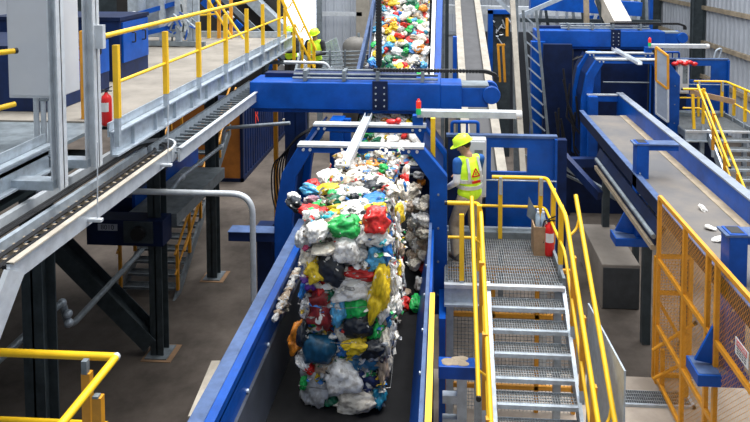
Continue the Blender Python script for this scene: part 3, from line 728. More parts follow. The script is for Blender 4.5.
# loose pieces on the belt
def loose(kind, c, pos, size, label, group=None, rot=None):
    o = piece(kind, c, pos, size, rot or (rnd.uniform(-.4,.4), rnd.uniform(-.5,.5), rnd.uniform(-3,3)))
    return tag(o, label, 'plastic waste', group)
a = at(402, 308, z=ZB); loose('bag', 'red', (a.x, a.y, ZB+.07), (.12, .12, .07), 'crushed red plastic tub on the belt right of the bale')
a = at(418, 310, z=ZB); loose('bag', 'green', (a.x, a.y, ZB+.08), (.13, .12, .08), 'crushed green plastic tub beside the right conveyor wall')
a = at(400, 298, z=ZB); loose('bag', 'beige', (a.x, a.y, ZB+.07), (.16, .14, .08), 'brown crumpled plastic behind the red tub')
a = at(421, 290, z=ZB); loose('bag', 'white', (a.x, a.y, ZB+.10), (.10, .10, .10), 'white plastic wad behind the green tub')
a = at(424, 276, z=ZB); loose('bag', 'red', (a.x, a.y, ZB+.12), (.06, .08, .06), 'small red plastic scrap behind the white wad')
nm = {}
for k in range(85):
    y_ = rnd.uniform(9.3, 11.6); z_ = ZB + rnd.uniform(.06, 1.15)
    x_ = -.30 + rnd.uniform(-.13, .05) - (.1 if y_ > 9.6 else 0); s_ = rnd.uniform(.06, .12)
    c = rnd.choice(['beige','beige','cream','white','cream','grey','orange','beige','beige','cream','white'])
    loose('bag', c, (x_, y_, z_), (s_, s_, s_*.8), '%s crumpled plastic heaped along the right conveyor wall' % CN.get(c, c), 'plastics heaped right of the bale')
for k in range(60):
    q_ = rnd.random(); pt_ = at(298-16*q_+rnd.uniform(-9,5), 236+76*q_, x=-1.84); x_, y_, z_ = -1.84, pt_.y, min(pt_.z, 3.6); s_ = rnd.uniform(.018, .05)
    c = rnd.choice(['white','grey','cream','beige','grey','beige'])
    loose('bag', c, (x_, y_, z_), (s_, s_*1.3, s_*.7), '%s plastic shred on the rubber skirt left of the bale' % c, 'shreds on the left skirt')

# ------------------------------------------------------------------ incline conveyor with plastics behind
IT = .84; iy0, iz0 = 10.85, 3.95
def iz(y): return iz0 + IT*(y-iy0)
ic = thing('incline_conveyor', 'steep incline conveyor loaded with mixed plastics at the rear centre', 'conveyor', (-.9, 13, 3))
IY1 = 15.5
MB().add([(-1.62,iy0,iz0),(-.28,iy0,iz0),(-.24,IY1,iz(IY1)),(-1.25,IY1,iz(IY1)),(-1.62,iy0,iz0-.15),(-.28,iy0,iz0-.15),(-.24,IY1,iz(IY1)-.15),(-1.25,IY1,iz(IY1)-.15)],
         [(0,1,2,3),(7,6,5,4),(0,4,5,1),(1,5,6,2),(2,6,7,3),(3,7,4,0)]).build('belt', rubber, ic)
MB().bar((-1.68, 11.9, iz(11.9)+.1), (-1.31, IY1, iz(IY1)+.1), .06, .2).build('left_wall', blue_top, ic)
MB().bar((-.22, 11.9, iz(11.9)+.1), (-.19, IY1, iz(IY1)+.1), .07, .34).build('right_wall', galv_l, ic)
MB().bar((-.12, 11.9, iz(11.9)-.1), (-.06, IY1, iz(IY1)-.1), .12, .5).build('side_frame', blue, ic)
for k in range(6):
    y_ = 12.3+k*.5; MB().add([(-.045,y_-.02,iz(y_)-.3),(-.035,y_+.3,iz(y_)+.2),(-.035,y_+.32,iz(y_)-.05)], [(0,1,2)]).build('stripe', galv_l, ic)
MB().box(-1.7, -.2, iy0-.12, iy0, iz0-.5, iz0+.05).build('lip', navy, ic)
for x in (-1.5, -.3):
    for y_ in (13, 15): MB().box(x-.05, x+.05, y_-.05, y_+.05, 0, iz(y_)-.2).build('leg', blue_d, ic)
bed = MB(); NX, NY = 16, 70
for j_ in range(NY+1):
    y_ = iy0+.02+(IY1-iy0)*j_/NY; l_ = -1.58+.36*(y_-iy0)/(IY1-iy0)
    for i_ in range(NX+1):
        x_ = l_+(-.3-l_)*i_/NX; p = V((x_, y_, iz(y_)))
        bed.v.append(p+V((0, -.4, .9)).normalized()*(.07+.07*noise.noise(p*5)+.05*noise.noise(p*13)))
for j_ in range(NY):
    for i_ in range(NX): k_ = j_*(NX+1)+i_; bed.f.append((k_, k_+1, k_+NX+2, k_+NX+1))
tag(bed.build('shredded_plastics', mix_m, fix=False), 'bed of small mixed plastic scraps covering the rear incline belt', 'plastic waste', kind='stuff')
cl2 = ['white']*8+['cream']*3+['grey']*2+['green']*3+['dgreen']*2+['blue','blue','lightblue','lightblue','red','red','red','yellow','yellow','yellow','orange','orange','black','navy','beige','teal']
made = 0
for k in range(250):
    kind = rnd.choice(['bag','bag','bottle','lid','bag','jug'])
    if k < 50: y_ = rnd.uniform(iy0+.1, 11.9)
    else: y_ = rnd.uniform(11.9, 14.4)
    f_ = rnd.uniform(.04, .96); l_ = -1.58+.36*(y_-iy0)/(IY1-iy0); x_ = l_+(-.3-l_)*f_
    s_ = rnd.uniform(.07, .125); c = rnd.choice(cl2 if k >= 50 else cl2+['white']*14)
    p = V((x_, y_, iz(y_)))+V((0,-.4,.9)).normalized()*rnd.uniform(.09, .17)
    nmk = {'bag': 'crumpled wrapper', 'bottle': 'crushed bottle', 'lid': 'round lid', 'jug': 'crushed jug'}[kind]
    rot = (R(40)+rnd.uniform(-.3,.3)+(R(90) if kind == 'lid' else 0), rnd.uniform(-.3,.3), rnd.uniform(-3,3) if kind != 'lid' else 0)
    loose(kind, c, p, (s_*1.15, s_*(.8 if kind != 'lid' else .3), s_*(.6 if kind != 'lid' else 1)), '%s %s among the plastics on the rear incline belt' % (CN.get(c, c), nmk), 'mixed plastics on the rear incline belt', rot)
# vertical cable carrier
a = at(379, 70, y=12.1)
mb = MB()
for k in range(60): mb.box(a.x-.055, a.x+.055, 12.05, 12.13, 5.5+k*.055, 5.5+k*.055+.045)
mb.box(a.x-.03, a.x+.03, 12.07, 12.11, 5.4, 8.8)
tag(mb.build('cable_carrier', black), 'black vertical cable carrier at the left edge of the rear incline', 'cable chain')
tag(MB().bar(at(368, 72, y=12.6), at(374, -5, y=13.6), .03).build('side_strut', blue_top), 'pale slanted strut left of the black vertical cable carrier', 'strut')

# narrow incline with cream rails
cream2 = mat('dull_cream_paint', (.36, .325, .27), .6, 0, .3, scale=4)
sc = thing('narrow_conveyor', 'long narrow grey belt conveyor with cream side rails at the rear centre', 'conveyor', (.8, 16, 3))
def sl(px, py, z_off=0):   # on the 14.7 degree plane
    d = fw + rt*((px-CX)/F_PX) + up*(-(py-CY)/F_PX)
    # z = 3.53+.262*(y-15.4)
    t = (3.53-.262*15.4-CAMZ)/(d.z-.262*d.y); return CAM+d*t+V((0,0,z_off))
pA = sl(461, 126); pB = sl(454, -10); qA = sl(499, 126); qB = sl(480, -10)
x0, x1 = pA.x, qA.x; ya, yb = 12.3, 27; zf = lambda y: 3.53+.262*(y-15.4)
MB().bar(((x0+x1)/2, ya, zf(ya)), ((x0+x1)/2, yb, zf(yb)), x1-x0-.1, .06).build('belt', mat('narrow_belt', (.07,.07,.075), .7), sc)
for x in (x0+.09, x1-.1): MB().bar((x, ya, zf(ya)+.03), (x, yb, zf(yb)+.03), .2, .2).build('side_rail', cream2, sc)
for y_ in (14, 18, 22): MB().box(x0, x0+.1, y_, y_+.1, 0, zf(y_)-.1).box(x1-.1, x1, y_, y_+.1, 0, zf(y_)-.1).build('leg', galv_d, sc)

# ------------------------------------------------------------------ right conveyor
rc = thing('dusty_conveyor', 'wide dusty grey belt conveyor running diagonally at right', 'conveyor', (4.1, 12, 0))
ZR = 3.5; RX0, RX1 = 3.58, 4.62
MB().box(RX0, RX1, 3.0, 16.6, ZR-.05, ZR).build('belt', belt_g, rc)
MB().box(RX1-.16, RX1, 3, 16.6, ZR, ZR+.012).build('dust_strip', tan, rc)
MB().box(RX1, RX1+.14, 3, 17.5, 3.2, 3.88).build('right_wall', blue, rc)
MB().box(RX1-.02, RX1+.15, 3, 17.5, 3.88, 3.91).build('top_flange', mat('dusty_grey_paint', (.27, .31, .38), .5, 0, .25), rc)
MB().box(RX0-.06, RX0, 3, 16.8, 3.3, 3.56).build('left_wall', navy, rc)
MB().box(RX0-.09, RX0+.02, 3, 16.8, 3.56, 3.58).build('top_flange', blue_top, rc)
MB().prism([(RX0-.08, 3.25), (RX0-.2, 2.95), (RX0-.18, 2.9), (RX0, 3.2)], 'y', 10.45, 14.6).build('hopper_side', navy, rc)
MB().box(RX0-.24, RX0-.16, 10.45, 14.4, 2.84, 2.92).build('lower_channel', tan, rc)
rm = MB()
MB().tube([(RX0-.2, 10.45, 3.06), (RX0-.2, 14.4, 3.06)], .04, 10).build('pipe', galv_d, rc, smooth=True)
for y_ in (7.0, 12.6, 15.8): 
    MB().box(RX0+.29, RX0+.45, y_-.07, y_+.07, 0, 3.4).build('leg', steel_d, rc)
    MB().box(RX1, RX1+.13, y_-.07, y_+.07, 0, 3.2).build('leg', steel_d, rc)
a = at(587, 95, y=17.45); b = at(617, 95, y=17.45)
MB().box(a.x, RX1+.17, 17.4, 17.5, a.z-.16, a.z).build('end_bar', blue, rc)
MB().box(a.x, RX1+.17, 17.38, 17.52, a.z, a.z+.03).build('end_bar_top', galv_l, rc)
MB().box(a.x, a.x+.24, 17.2, 17.4, 2.2, a.z).build('end_post', blue, rc)
def bracket(y, label):
    t = thing('belt_bracket', label, 'bracket', (3.45, y, 2.3))
    X0 = 3.52
    MB().box(X0, X0+.22, y, y+.26, 2.35, 4.16).build('post', blue, t, bevel=.01)
    MB().box(X0+.03, X0+.19, y+.03, y+.23, 4.161, 4.165).build('post_cap', black, t)
    MB().box(X0+.22, X0+.75, y+.02, y+.24, 4.02, 4.12).build('arm', blue, t, bevel=.006)
    MB().box(X0-.05, X0+.75, y-.01, y+.27, 4.12, 4.145).build('arm_top', blue_top, t)
    MB().prism([(X0, 2.42), (X0, 3.2), (X0-.34, 2.48)], 'y', y+.1, y+.14).build('gusset', blue, t)
    MB().box(X0-.38, X0+.24, y-.1, y+.3, 2.27, 2.42).build('foot', blue, t, bevel=.008)
    MB().box(X0-.36, X0, y-.08, y+.28, 2.421, 2.426).build('dusty_top', blue_top, t)
    for z in (2.8, 3.2, 3.6): MB().lathe([(.015, y-.012), (.015, y)], (X0+.06, 0, z), 'y', 8).build('bolt', galv, t)
    return t
bracket(11.9, 'blue bracket post with triangular gusset beside the dusty belt, further one')
bracket(8.05, 'blue bracket post with triangular gusset behind the amber mesh fence')
# scraps on belt
for px, py in ((703, 209), (710, 228), (718, 240)):
    a = at(px, py, z=ZR+.02)
    loose('bag', 'white', (a.x, a.y, ZR+.03), (.09, .06, .03), {703: 'white plastic scrap lying on the dusty belt, the furthest of three', 710: 'small white scrap on the dusty belt, the middle of three', 718: 'white plastic scrap on the dusty belt nearest the amber fence'}[px])
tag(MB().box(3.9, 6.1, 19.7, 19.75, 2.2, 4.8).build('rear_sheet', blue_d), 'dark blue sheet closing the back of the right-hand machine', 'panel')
tag(MB().box(6.5, 8.1, 13.4, 14.6, 0, .8).build('step_slab', conc_l), 'concrete footing under the right-hand landing stairs', 'footing')
# grey enclosure on floor
gb = thing('grey_enclosure', 'low grey concrete-coloured box on the floor under the dusty conveyor', 'enclosure', (3.8, 15, 0))
MB().box(3.4, 4.2, 13.8, 15.9, 0, .97).build('body', grey_box, gb, bevel=.02)
MB().box(3.42, 4.18, 13.78, 13.8, .02, .9).build('front_panel', box_front, gb)
tag(MB().bar((2.2, 18.5, 2.3), (4.4, 16.5, 1.4), .09, .12).bar((2.2, 18.5, 1.9), (4.4, 17.2, 1.2), .06, .06).build('diagonal_brace', galv_d), 'grey diagonal braces behind the low grey box', 'brace')
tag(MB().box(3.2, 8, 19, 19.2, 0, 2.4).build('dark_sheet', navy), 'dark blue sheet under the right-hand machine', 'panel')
# amber mesh fence
mf = thing('mesh_fence', 'amber framed wire mesh fence along the right conveyor', 'fence', (3.3, 8, ZS))
FX = 3.42
def fp(px, py): return at(px, py, x=FX)
t0 = fp(660, 197); ztop = t0.z
posts = [t0.y, fp(685.5, 227).y, fp(709, 246).y, fp(718, 256).y, 5.6, 4.7]
for k, y_ in enumerate(posts):
    MB().box(FX-.028, FX+.028, y_-.03, y_+.03, ZS, ztop).build('post', yel2, mf)
zm = at(694, 310, x=FX).z; zl = at(690, 383, x=FX).z
for z in (ztop, zm, zl, ZS+.1):
    MB().box(FX-.026, FX+.026, 4.6, posts[0], z-.03, z+.03).build('rail', yel2, mf)
meshpanel(MB(), (FX, 4.6, ZS+.1), (0,1,0), (0,0,1), posts[0]-4.6, ztop-ZS-.1, .05, .0026).build('wire_mesh', yel2, mf)
# end panel facing us
EX = FX+.55
ef = thing('mesh_gate', 'amber mesh end panel with a diagonal brace, facing the viewer', 'gate', (FX+.3, posts[0], ZS))
yy = posts[0]+.12
MB().box(FX-.03, FX+.03, yy-.03, yy+.03, ZS, zm).build('post', yel2, ef)
MB().box(EX-.03, EX+.03, yy-.03, yy+.03, ZS, zm).build('post', yel2, ef)
for z in (ZS+.06, 2.15, zm): MB().box(FX, EX, yy-.025, yy+.025, z-.03, z+.03).build('rail', yel2, ef)
MB().bar((FX, yy, 2.1), (EX, yy, 1.15), .05).build('diagonal_brace', yel2, ef)
meshpanel(MB(), (FX, yy, ZS), (1,0,0), (0,0,1), EX-FX, zm-ZS, .05, .005, False).build('wire_mesh', yel2, ef)
# small handrail by fence
sh = thing('short_handrail', 'short amber double handrail with black ends before the mesh fence', 'handrail', (3.0, 8.6, ZS))
for (ax, ay, bx, by) in ((653, 350, 694, 324), (653, 379, 692, 359)):
    a = at(ax, ay, y=10.1); b = at(bx, by, y=9.9)
    MB().tube([a, b], .026, 10).build('rail', yel2, sh, smooth=True)
    d = (b-a).normalized(); tag(MB().tube([b, b+d*.05], .032, 10).build('end_cap', black, sh), 'black end cap')
a = at(688, 334, y=9.95); b = at(664, 352, y=10.05)
MB().box(a.x-.03, a.x+.03, 9.95, 10.01, ZS, a.z).build('post', yel2, sh)
MB().box(b.x-.03, b.x+.03, 10.08, 10.14, ZS, b.z).build('post', yel2, sh)
# floor grating by fence
a = at(626, 403, z=ZS+.03); b = at(690, 403, z=ZS+.03); c_ = at(626, 390, z=ZS+.03)
mb = MB(); x = a.x
while x < b.x: mb.box(x-.004, x+.004, a.y, c_.y, ZS, ZS+.03); x += .033
for k in range(5): yv = a.y+(c_.y-a.y)*k/4; mb.box(a.x, b.x, yv-.005, yv+.005, ZS, ZS+.032)
gt = thing('floor_grating', 'grey floor grating strip in the tan slab before the mesh fence', 'grating', ((a.x+b.x)/2, a.y, ZS))
mb.build('bars', grate, gt); MB().box(a.x-.05, b.x+.05, a.y-.04, a.y, ZS, ZS+.04).box(b.x, b.x+.05, a.y-.04, c_.y, ZS, ZS+.04).build('frame', galv, gt)
MB().box(a.x, b.x, a.y, c_.y, ZS+.001, ZS+.004).build('pit', black, gt)  # flat black sheet standing in for the shade below the bars
# danger sign
sx = FX-.035
def spt(px, py): return at(px, py, x=sx)
y_far = spt(735.5, 350).y; y_near = spt(749, 350).y; zt = spt(735.5, 335.5).z; zb = spt(735.5, 352.5).z
sg = thing('danger_sign', 'white DANGER sign with a red header on the mesh fence', 'sign', (sx, (y_far+y_near)/2, zb))
MB().box(sx-.006, sx, y_near, y_far, zb, zt).build('plate', signw, sg)
MB().box(sx-.009, sx-.006, y_near+.03, y_far-.03, zb+(zt-zb)*.58, zt-.015).build('header', signr, sg)
def text(s_, m_, parent, size, pos, rot, name='lettering', ext=.001):
    cu = bpy.data.curves.new(name, 'FONT'); cu.body = s_; cu.size = size; cu.align_x = 'CENTER'; cu.align_y = 'CENTER'; cu.extrude = ext
    cu.materials.append(m_); o_ = bpy.data.objects.new(name, cu); col.objects.link(o_)
    bpy.context.view_layer.update()
    me = bpy.data.meshes.new_from_object(o_); bpy.data.objects.remove(o_)
    ob = bpy.data.objects.new(name, me); col.objects.link(ob)
    ob.parent = parent; ob.location = V(pos)-ORG[parent.name]; ob.rotation_euler = rot
    return ob
text('DANGER', signw, sg, (y_far-y_near)*.2, (sx-.011, (y_far+y_near)/2, zb+(zt-zb)*.77), (R(90), 0, R(-90)))
for k in range(3):
    for j_ in range(4):
        wj = (y_far-y_near-.08)/4; y_ = y_far-.05-j_*wj; MB().box(sx-.009, sx-.006, y_-wj*.7, y_, zb+(zt-zb)*(.44-.15*k), zb+(zt-zb)*(.50-.15*k)).build('small_print', signk, sg)
tag(MB().box(sx-.006, sx, y_near-.35, y_near-.2, zb-.42, zb-.28).build('notice_tag', signw), 'small blank white tag low on the mesh fence', 'tag')

# things around second machine
dm = thing('door_frame', 'yellow framed clear door panel inside the right-hand machine', 'door', (5.9, 17.5, 3.5))
a = at(656, 47, y=17.3); b = at(668, 56, y=17.0)
a0 = at(656, 113, y=17.3); b0 = at(668, 122, y=17.0)
fr = MB(); 
am, bm_ = (a+a0)/2, (b+b0)/2
for p_, q_ in ((a, b), (b, bm_), (bm_, am), (am, a)): fr.bar(p_, q_, .05)
fr.build('frame', yel2, dm); fr = MB()
for p_, q_ in ((bm_, b0), (b0, a0), (a0, am)): fr.bar(p_, q_, .045)
fr.build('lower_frame', galv_l, dm)
MB().tri(a, b, b0, a0).build('pane', mat('dim_pane', (.35, .40, .48), .15, 0, .2), dm)
a = at(690, 64, y=18.4)
mb = MB()
for k in range(5): mb.ell(V((a.x-.35+k*.13, 18.55, a.z-.02+(k % 2)*.04)), .1, .08, .06)
tag(mb.build('red_bag', red, smooth=True), 'red bag lying on top of the white control cabinet at right', 'bag')
a = at(708, 40, y=22)
# wood board on second landing rail
a = at(690, 92, y=18.1); b = at(735, 102, y=17.6)
tag(MB().bar(a, b, .04, .14).build('wooden_board', wood), 'wooden board tied across the yellow rails of the right-hand landing', 'board')
tag(MB().tube(fillet([at(714, 58, y=21), at(716, 50, y=21), at(722, 48, y=21), at(716, 68, y=21)], .1), .03).build('bent_pipe', galv, smooth=True), 'small bent grey pipe near the right wall', 'pipe')

# ------------------------------------------------------------------ LEFT walkway
wk = thing('walkway', 'raised walkway with a pale sheet deck at upper left', 'walkway', (-6, 10, 5.2))
MB().box(-22, -3.72, 7.6, 15.6, ZW-.06, ZW).build('deck', deckc, wk)  # deck widened beyond view on the left to shade the floor below
MB().box(-22, -4.15, 4.5, 7.6, ZW-.06, ZW-.02).build('dark_deck', galv_d, wk)
def channel(y0, y1, x, par):
    MB().box(x-.02, x+.0, y0, y1, 5.33, ZW+.06).box(x-.0, x+.07, y0, y1, 5.33, 5.35).box(x, x+.07, y0, y1, ZW+.04, ZW+.06).build('edge_channel', galv, par)
    MB().box(x-.05, x-.03, y0, y1, ZW, ZW+.16).build('kick_plate', galv, par)
channel(6.95, 15.6, -3.70, wk); channel(3.8, 6.5, -4.15, wk)
MB().box(-12, -3.75, 15.55, 15.62, 5.3, ZW+.15).build('end_channel', galv, wk)
for y in (8.5, 10, 11.5, 13, 14.5): MB().box(-11.9, -3.8, y, y+.1, 5.2, ZW-.06).build('joist', steel_d, wk)
for y in [7.4+.6*k for k in range(13)]: MB().box(-3.70, -3.66, y, y+.02, 5.35, ZW+.04).build('stiffener', galv, wk)
tag(MB().box(-22, -4.2, -1.5, 7.6, 5.15, 5.2).build('underside_pan', steel_d), 'dark steel pan under the walkway, enlarged out of view to shade the floor', 'pan')  # pan enlarged beyond view to keep light off the floor
# walkway railing
wr = thing('walkway_railing', 'yellow railing along the edge of the raised walkway', 'railing', (-3.6, 10, ZW))
for px in (118, 167, 200, 227, 248, 264, 280):
    y_ = at(px, 130, x=-3.63).y
    p_ = MB().box(-3.66, -3.60, y_-.03, y_+.03, ZW+.22, ZW+1.04).build('post', yel, wr)
    MB().box(-3.66, -3.605, y_-.028, y_+.028, ZW-.1, ZW+.24).build('socket', galv, p_)
ra = at(104, 35, x=-3.63)
rail(wr, 'top_rail', [(-3.63, ra.y-.0, ZW+1.17), (-3.63, 14.4, ZW+1.17)], .028)
rail(wr, 'mid_rail', [(-3.63, ra.y+.3, ZW+.62), (-3.63, 14.4, ZW+.62)], .02)
MB().box(-3.72, -3.58, ra.y-.12, ra.y-.06, ZW+1.05, ZW+1.3).build('mounting_plate', galv_l, wr)
# galvanised upright frames with foot beams
def upright(px0, px1, py, label):
    b0 = at(px0, py, x=-3.63); b1 = at(px1, py, x=-3.63); y_ = b1.y; w_ = at(px1, py, y=b1.y).x-at(px0, py, y=b1.y).x
    t = thing('steel_upright', label, 'upright', (-3.7, y_, 5.3))
    x0 = at(px0, py, y=y_).x+.035; x1 = at(px1, py, y=y_).x-.035
    MB().box(x0, x1, y_+.03, y_+.045, 5.33, 9.2).box(x0, x0+.015, y_-.03, y_+.1, 5.33, 9.2).box(x1-.015, x1, y_-.03, y_+.1, 5.33, 9.2).build('column', galv_l, t)
    MB().box(x0-.75, x0+.02, y_-.04, y_+.1, 5.33, 5.42).build('foot_beam', galv, t)
    return t
upright(50, 66, 190, 'nearer galvanised upright beside the grey cabinet')
upright(84, 101, 166, 'further galvanised upright behind the grey cabinet')
a = at(9, 98, y=6.5); b = at(50, 98, y=6.5)
gc = thing('tall_cabinet', 'tall light grey electrical cabinet at upper left', 'cabinet', ((a.x+b.x)/2, 6.8, a.z))
MB().box(a.x, at(80, 80, y=6.95).x, 6.5, 6.95, a.z, 9.2).build('body', greyp, gc, bevel=.01)
MB().box(a.x+.03, b.x, 6.485, 6.5, a.z+.03, 9.2).build('door', greyp, gc, bevel=.004)
MB().box(b.x-.1, b.x, 6.46, 6.5, a.z-.02, a.z).build('latch', galv_d, gc)
for k, px in enumerate((33, 39, 45, 51)):
    a = at(px, 100, y=6.55)
    c = MB().tube([(a.x, 6.6+.02*k, a.z+.05), (a.x, 6.6+.02*k, 4.95+.05*k)], .028, 12).build('conduit', galv_l, smooth=True)
    tag(c, ['leftmost grey conduit pipe below the grey cabinet', 'second grey conduit pipe from the left below the grey cabinet', 'third grey conduit pipe from the left below the grey cabinet', 'rightmost grey conduit pipe below the grey cabinet'][k], 'pipe', 'conduits under the grey cabinet')
tag(MB().bar(at(25, 161, y=6.5), at(58, 153, y=6.5), .03).build('conduit_clamp', galv), 'steel clamp strip across the four conduit pipes', 'clamp')
for (x0, y0, x1, y1, lab) in ((-20, 55, 14, 51, 'upper yellow tube end left of the grey cabinet'), (-20, 113, 15, 104, 'lower yellow tube end left of the grey cabinet')):
    t = thing('handrail_end', lab, 'handrail', at(x1, y1, y=6.35))
    a = at(x0, y0, y=6.0); b = at(x1, y1, y=6.3)
    MB().tube([a, b], .028, 12).build('tube', yel, t, smooth=True)
    if y1 == 51: d = (b-a).normalized(); MB().tube([b, b+d*.03], .031, 12).build('end_cap', black, t)
a = at(85, 140, y=7.7); tag(MB().box(a.x-.04, a.x+.04, 7.7, 7.78, ZW, ZW+1.1).build('amber_post', yel2), 'amber railing post seen between the galvanised uprights', 'post')
e = at(107, 125, z=ZW); extinguisher((e.x, e.y, ZW), 'red fire extinguisher on the walkway behind the galvanised upright', .78)
# big blue bins
def bin_(x0, x1, y0, y1, z0, z1, label):
    t = thing('blue_bin', label, 'bin', ((x0+x1)/2, (y0+y1)/2, z0))
    MB().box(x0, x1, y0, y1, z0, z1).build('body', blue_d, t, bevel=.01)
    MB().box(x0-.02, x1+.02, y0-.02, y1+.02, z1, z1+.06).build('rim', navy, t)
    fpn = MB().box(x1, x1+.03, y0+.05, y1-.05, z0+.3, z1-.03).build('side_door', blue, t)
    for y_ in (y0+(y1-y0)*.35, y0+(y1-y0)*.72): MB().tube(fillet([(x1+.03, y_, z0+.6), (x1+.09, y_, z0+.6), (x1+.09, y_, z0+.76), (x1+.03, y_, z0+.76)], .03), .012, 6).build('handle', black, fpn)
    return t
a = at(118, 82, z=ZW); b = at(141, 71, z=ZW)
bin_(-7.3, a.x+.05, a.y, b.y, ZW, ZW+.98, 'dark blue metal bin with handles on the walkway')
a = at(45, 116, z=ZW); bin_(-9, a.x, a.y+.2, a.y+1.6, ZW, ZW+.8, 'blue metal bin behind the grey cabinet on the walkway')
# machinery behind bins
mc = thing('sorting_machine', 'grey and blue sorting machine at the rear of the walkway', 'machine', (-6.5, 14.3, ZW))
a = at(124, 40, y=14); b = at(178, 0, y=14)
MB().box(a.x, b.x, 14.2, 15.0, ZW+.3, ZW+1.4).build('housing', galv, mc)
MB().bar(at(100, 22, y=13.2), at(136, 14, y=13.6), .14, .12).build('white_beam', white, mc)
MB().bar(at(132, 16, y=13.8), at(176, 3, y=14.2), .12, .1).build('blue_beam', blue, mc)
MB().bar(at(142, 34, y=13.9), at(180, 25, y=14.1), .14, .1).build('blue_beam', blue, mc)
for px in (142, 162, 178, 190, 196): 
    p0 = at(px, 44, y=14); MB().box(p0.x-.06, p0.x+.06, 14, 14.1, ZW, 9).build('frame_post', galv, mc)
for k in range(24):
    p0 = at(rnd.uniform(164, 192), rnd.uniform(12, 38), y=13.9); MB().tube([p0, p0+V((rnd.uniform(-.2,.2), 0, rnd.uniform(-.25,.25)))], .02, 6).build('linkage', rnd.choice([galv_d, galv, steel_d, blue]), mc)
MB().bar(at(140, 43, y=13.9), at(205, 44, y=13.9), .1, .1).build('base_beam', galv_d, mc)
# dark backdrop machinery
tag(MB().box(-12, -7.6, 20, 20.2, 4.5, 9).build('dark_screen', steel_d), 'dark steel screen at the far upper left', 'screen')
# inclined enclosed conveyor at upper mid-left
cv = thing('enclosed_conveyor', 'inclined enclosed conveyor with blue and grey panels behind the walkway', 'conveyor', (-4.5, 17, 4))
A_ = at(214, -8, y=17.5); B_ = at(318, 92, y=17.5)
MB().bar(A_+V((.3,.5,.35)), B_+V((.3,.5,.35)), .4, .3, (0,0,1)).build('trough', galv, cv)
N_ = 12
for k in range(N_):
    p_ = A_.lerp(B_, (k+.1)/N_); q_ = A_.lerp(B_, (k+.85)/N_)
    MB().bar(p_+V((0,-.75,-.1)), q_+V((0,-.75,-.1)), .05, .36).build('side_panel', [blue, blue, galv_l][k % 3], cv)
MB().bar(A_+V((0,-.35,.2)), B_+V((0,-.35,.2)), .05, .14).build('top_angle', galv_d, cv)
tag(MB().box(-9.5, -4.6, 18.3, 18.5, 3.5, 7.4).build('dark_bay', mat('dark_brown', (.03, .027, .025), .8), ), 'dark brown bay wall under the enclosed conveyor', 'wall panel')  # plain sheet in one even dark brown
# rear stairs with yellow rails up left
for (pts, lab) in (([(193, 38, 188, -5), (208, 38, 203, -5), (217, 36, 213, -5)], 'yellow posts and sloping rails behind the walkway at upper left'), ):
    t = thing('rear_railing', lab, 'railing', at(205, 40, y=15.3))
    for px in (193, 209, 219, 231): MB().bar(at(px, 40, y=15.4), at(px, -4, y=15.4), .07).build('post', yel2 if px > 210 else yel, t)
    for (a0, a1, b0, b1) in ((213, -5, 245, 41), (205, -5, 232, 38)): MB().tube([at(a0, a1, y=15.3), at(b0, b1, y=15.3)], .03).build('rail', yel, t, smooth=True)
    MB().tube([at(190, 16, y=15.3), at(216, 14, y=15.3)], .02).build('rail', yel, t, smooth=True)
# landing + stair railings near the two visitors
vp = thing('visitor_platform', 'grey platform where the two visitors stand', 'platform', (-3, 16.5, 3.9))
a = at(285, 100, y=15.8); b = at(372, 100, y=15.8)
ZV = 4.0
MB().box(a.x, b.x, 15.6, 18, ZV-.08, ZV).build('deck', grate, vp)
for x in (a.x+.1, b.x-.1): MB().box(x-.06, x+.06, 15.7, 15.82, 0, ZV-.08).box(x-.06, x+.06, 17.8, 17.92, 0, ZV-.08).build('leg', galv_d, vp)
t = thing('stair_railing', 'yellow sloping stair railing in front of the two visitors', 'railing', at(305, 60, y=15))
for (x, y0, y1) in ((285, 50, 8), (294, 60, 24), (302, 72, 38), (309, 72, 42), (314, 73, 45)):
    MB().bar(at(x, y0, y=15.1), at(x, y1, y=15.1), .065).build('post', yel, t)
for (a0, a1, b0, b1) in ((279, -6, 303, 47), (290, -6, 316, 50), (284, 8, 314, 68)):
    MB().tube([at(a0, a1, y=15.05), at(b0, b1, y=15.05)], .03).build('rail', yel, t, smooth=True)
for (x, y) in ((289, 6), (301, 30)): MB().tube(fillet([at(x-6, y-6, y=15.05), at(x-1, y+4, y=15), at(x+3, y-4, y=15.05)], .1), .018, 8).build('bracket', yel, t, smooth=True)
stairs('far_stairs', 'dark grey stairs beside the walkway end leading down', at(268, 60, y=14.8).x, at(297, 60, y=14.8).x, 14.9, 5.3, 4, .25, .19, galv_d, None, galv_d)
# grey rail in front
rl = thing('grey_railing', 'grey horizontal bar railing before the vertical tank', 'railing', at(340, 75, y=14))
for k in range(6): MB().tube([at(322, 52+k*4, y=14.5), at(370, 51+k*4, y=14.5)], .018, 6).build('bar', galv_d, rl)
for px in (330, 345, 362): MB().bar(at(px, 50, y=14.5), at(px, 76, y=14.5), .04).build('post', galv_d, rl)
for k in range(5):
    MB().bar(at(319+k*4, 46-k*2, y=17.5), at(326+k*4, 66, y=17.5), .07, .1).build('slat', galv, rl)
tag(MB().tube(fillet([at(284, 62, y=13.2), at(328, 63, y=13.2), at(332, 78, y=13.2)], .15), .03).build('hoop_rail', galv_l, smooth=True), 'pale grey hooped rail above the gantry beam at left', 'railing')
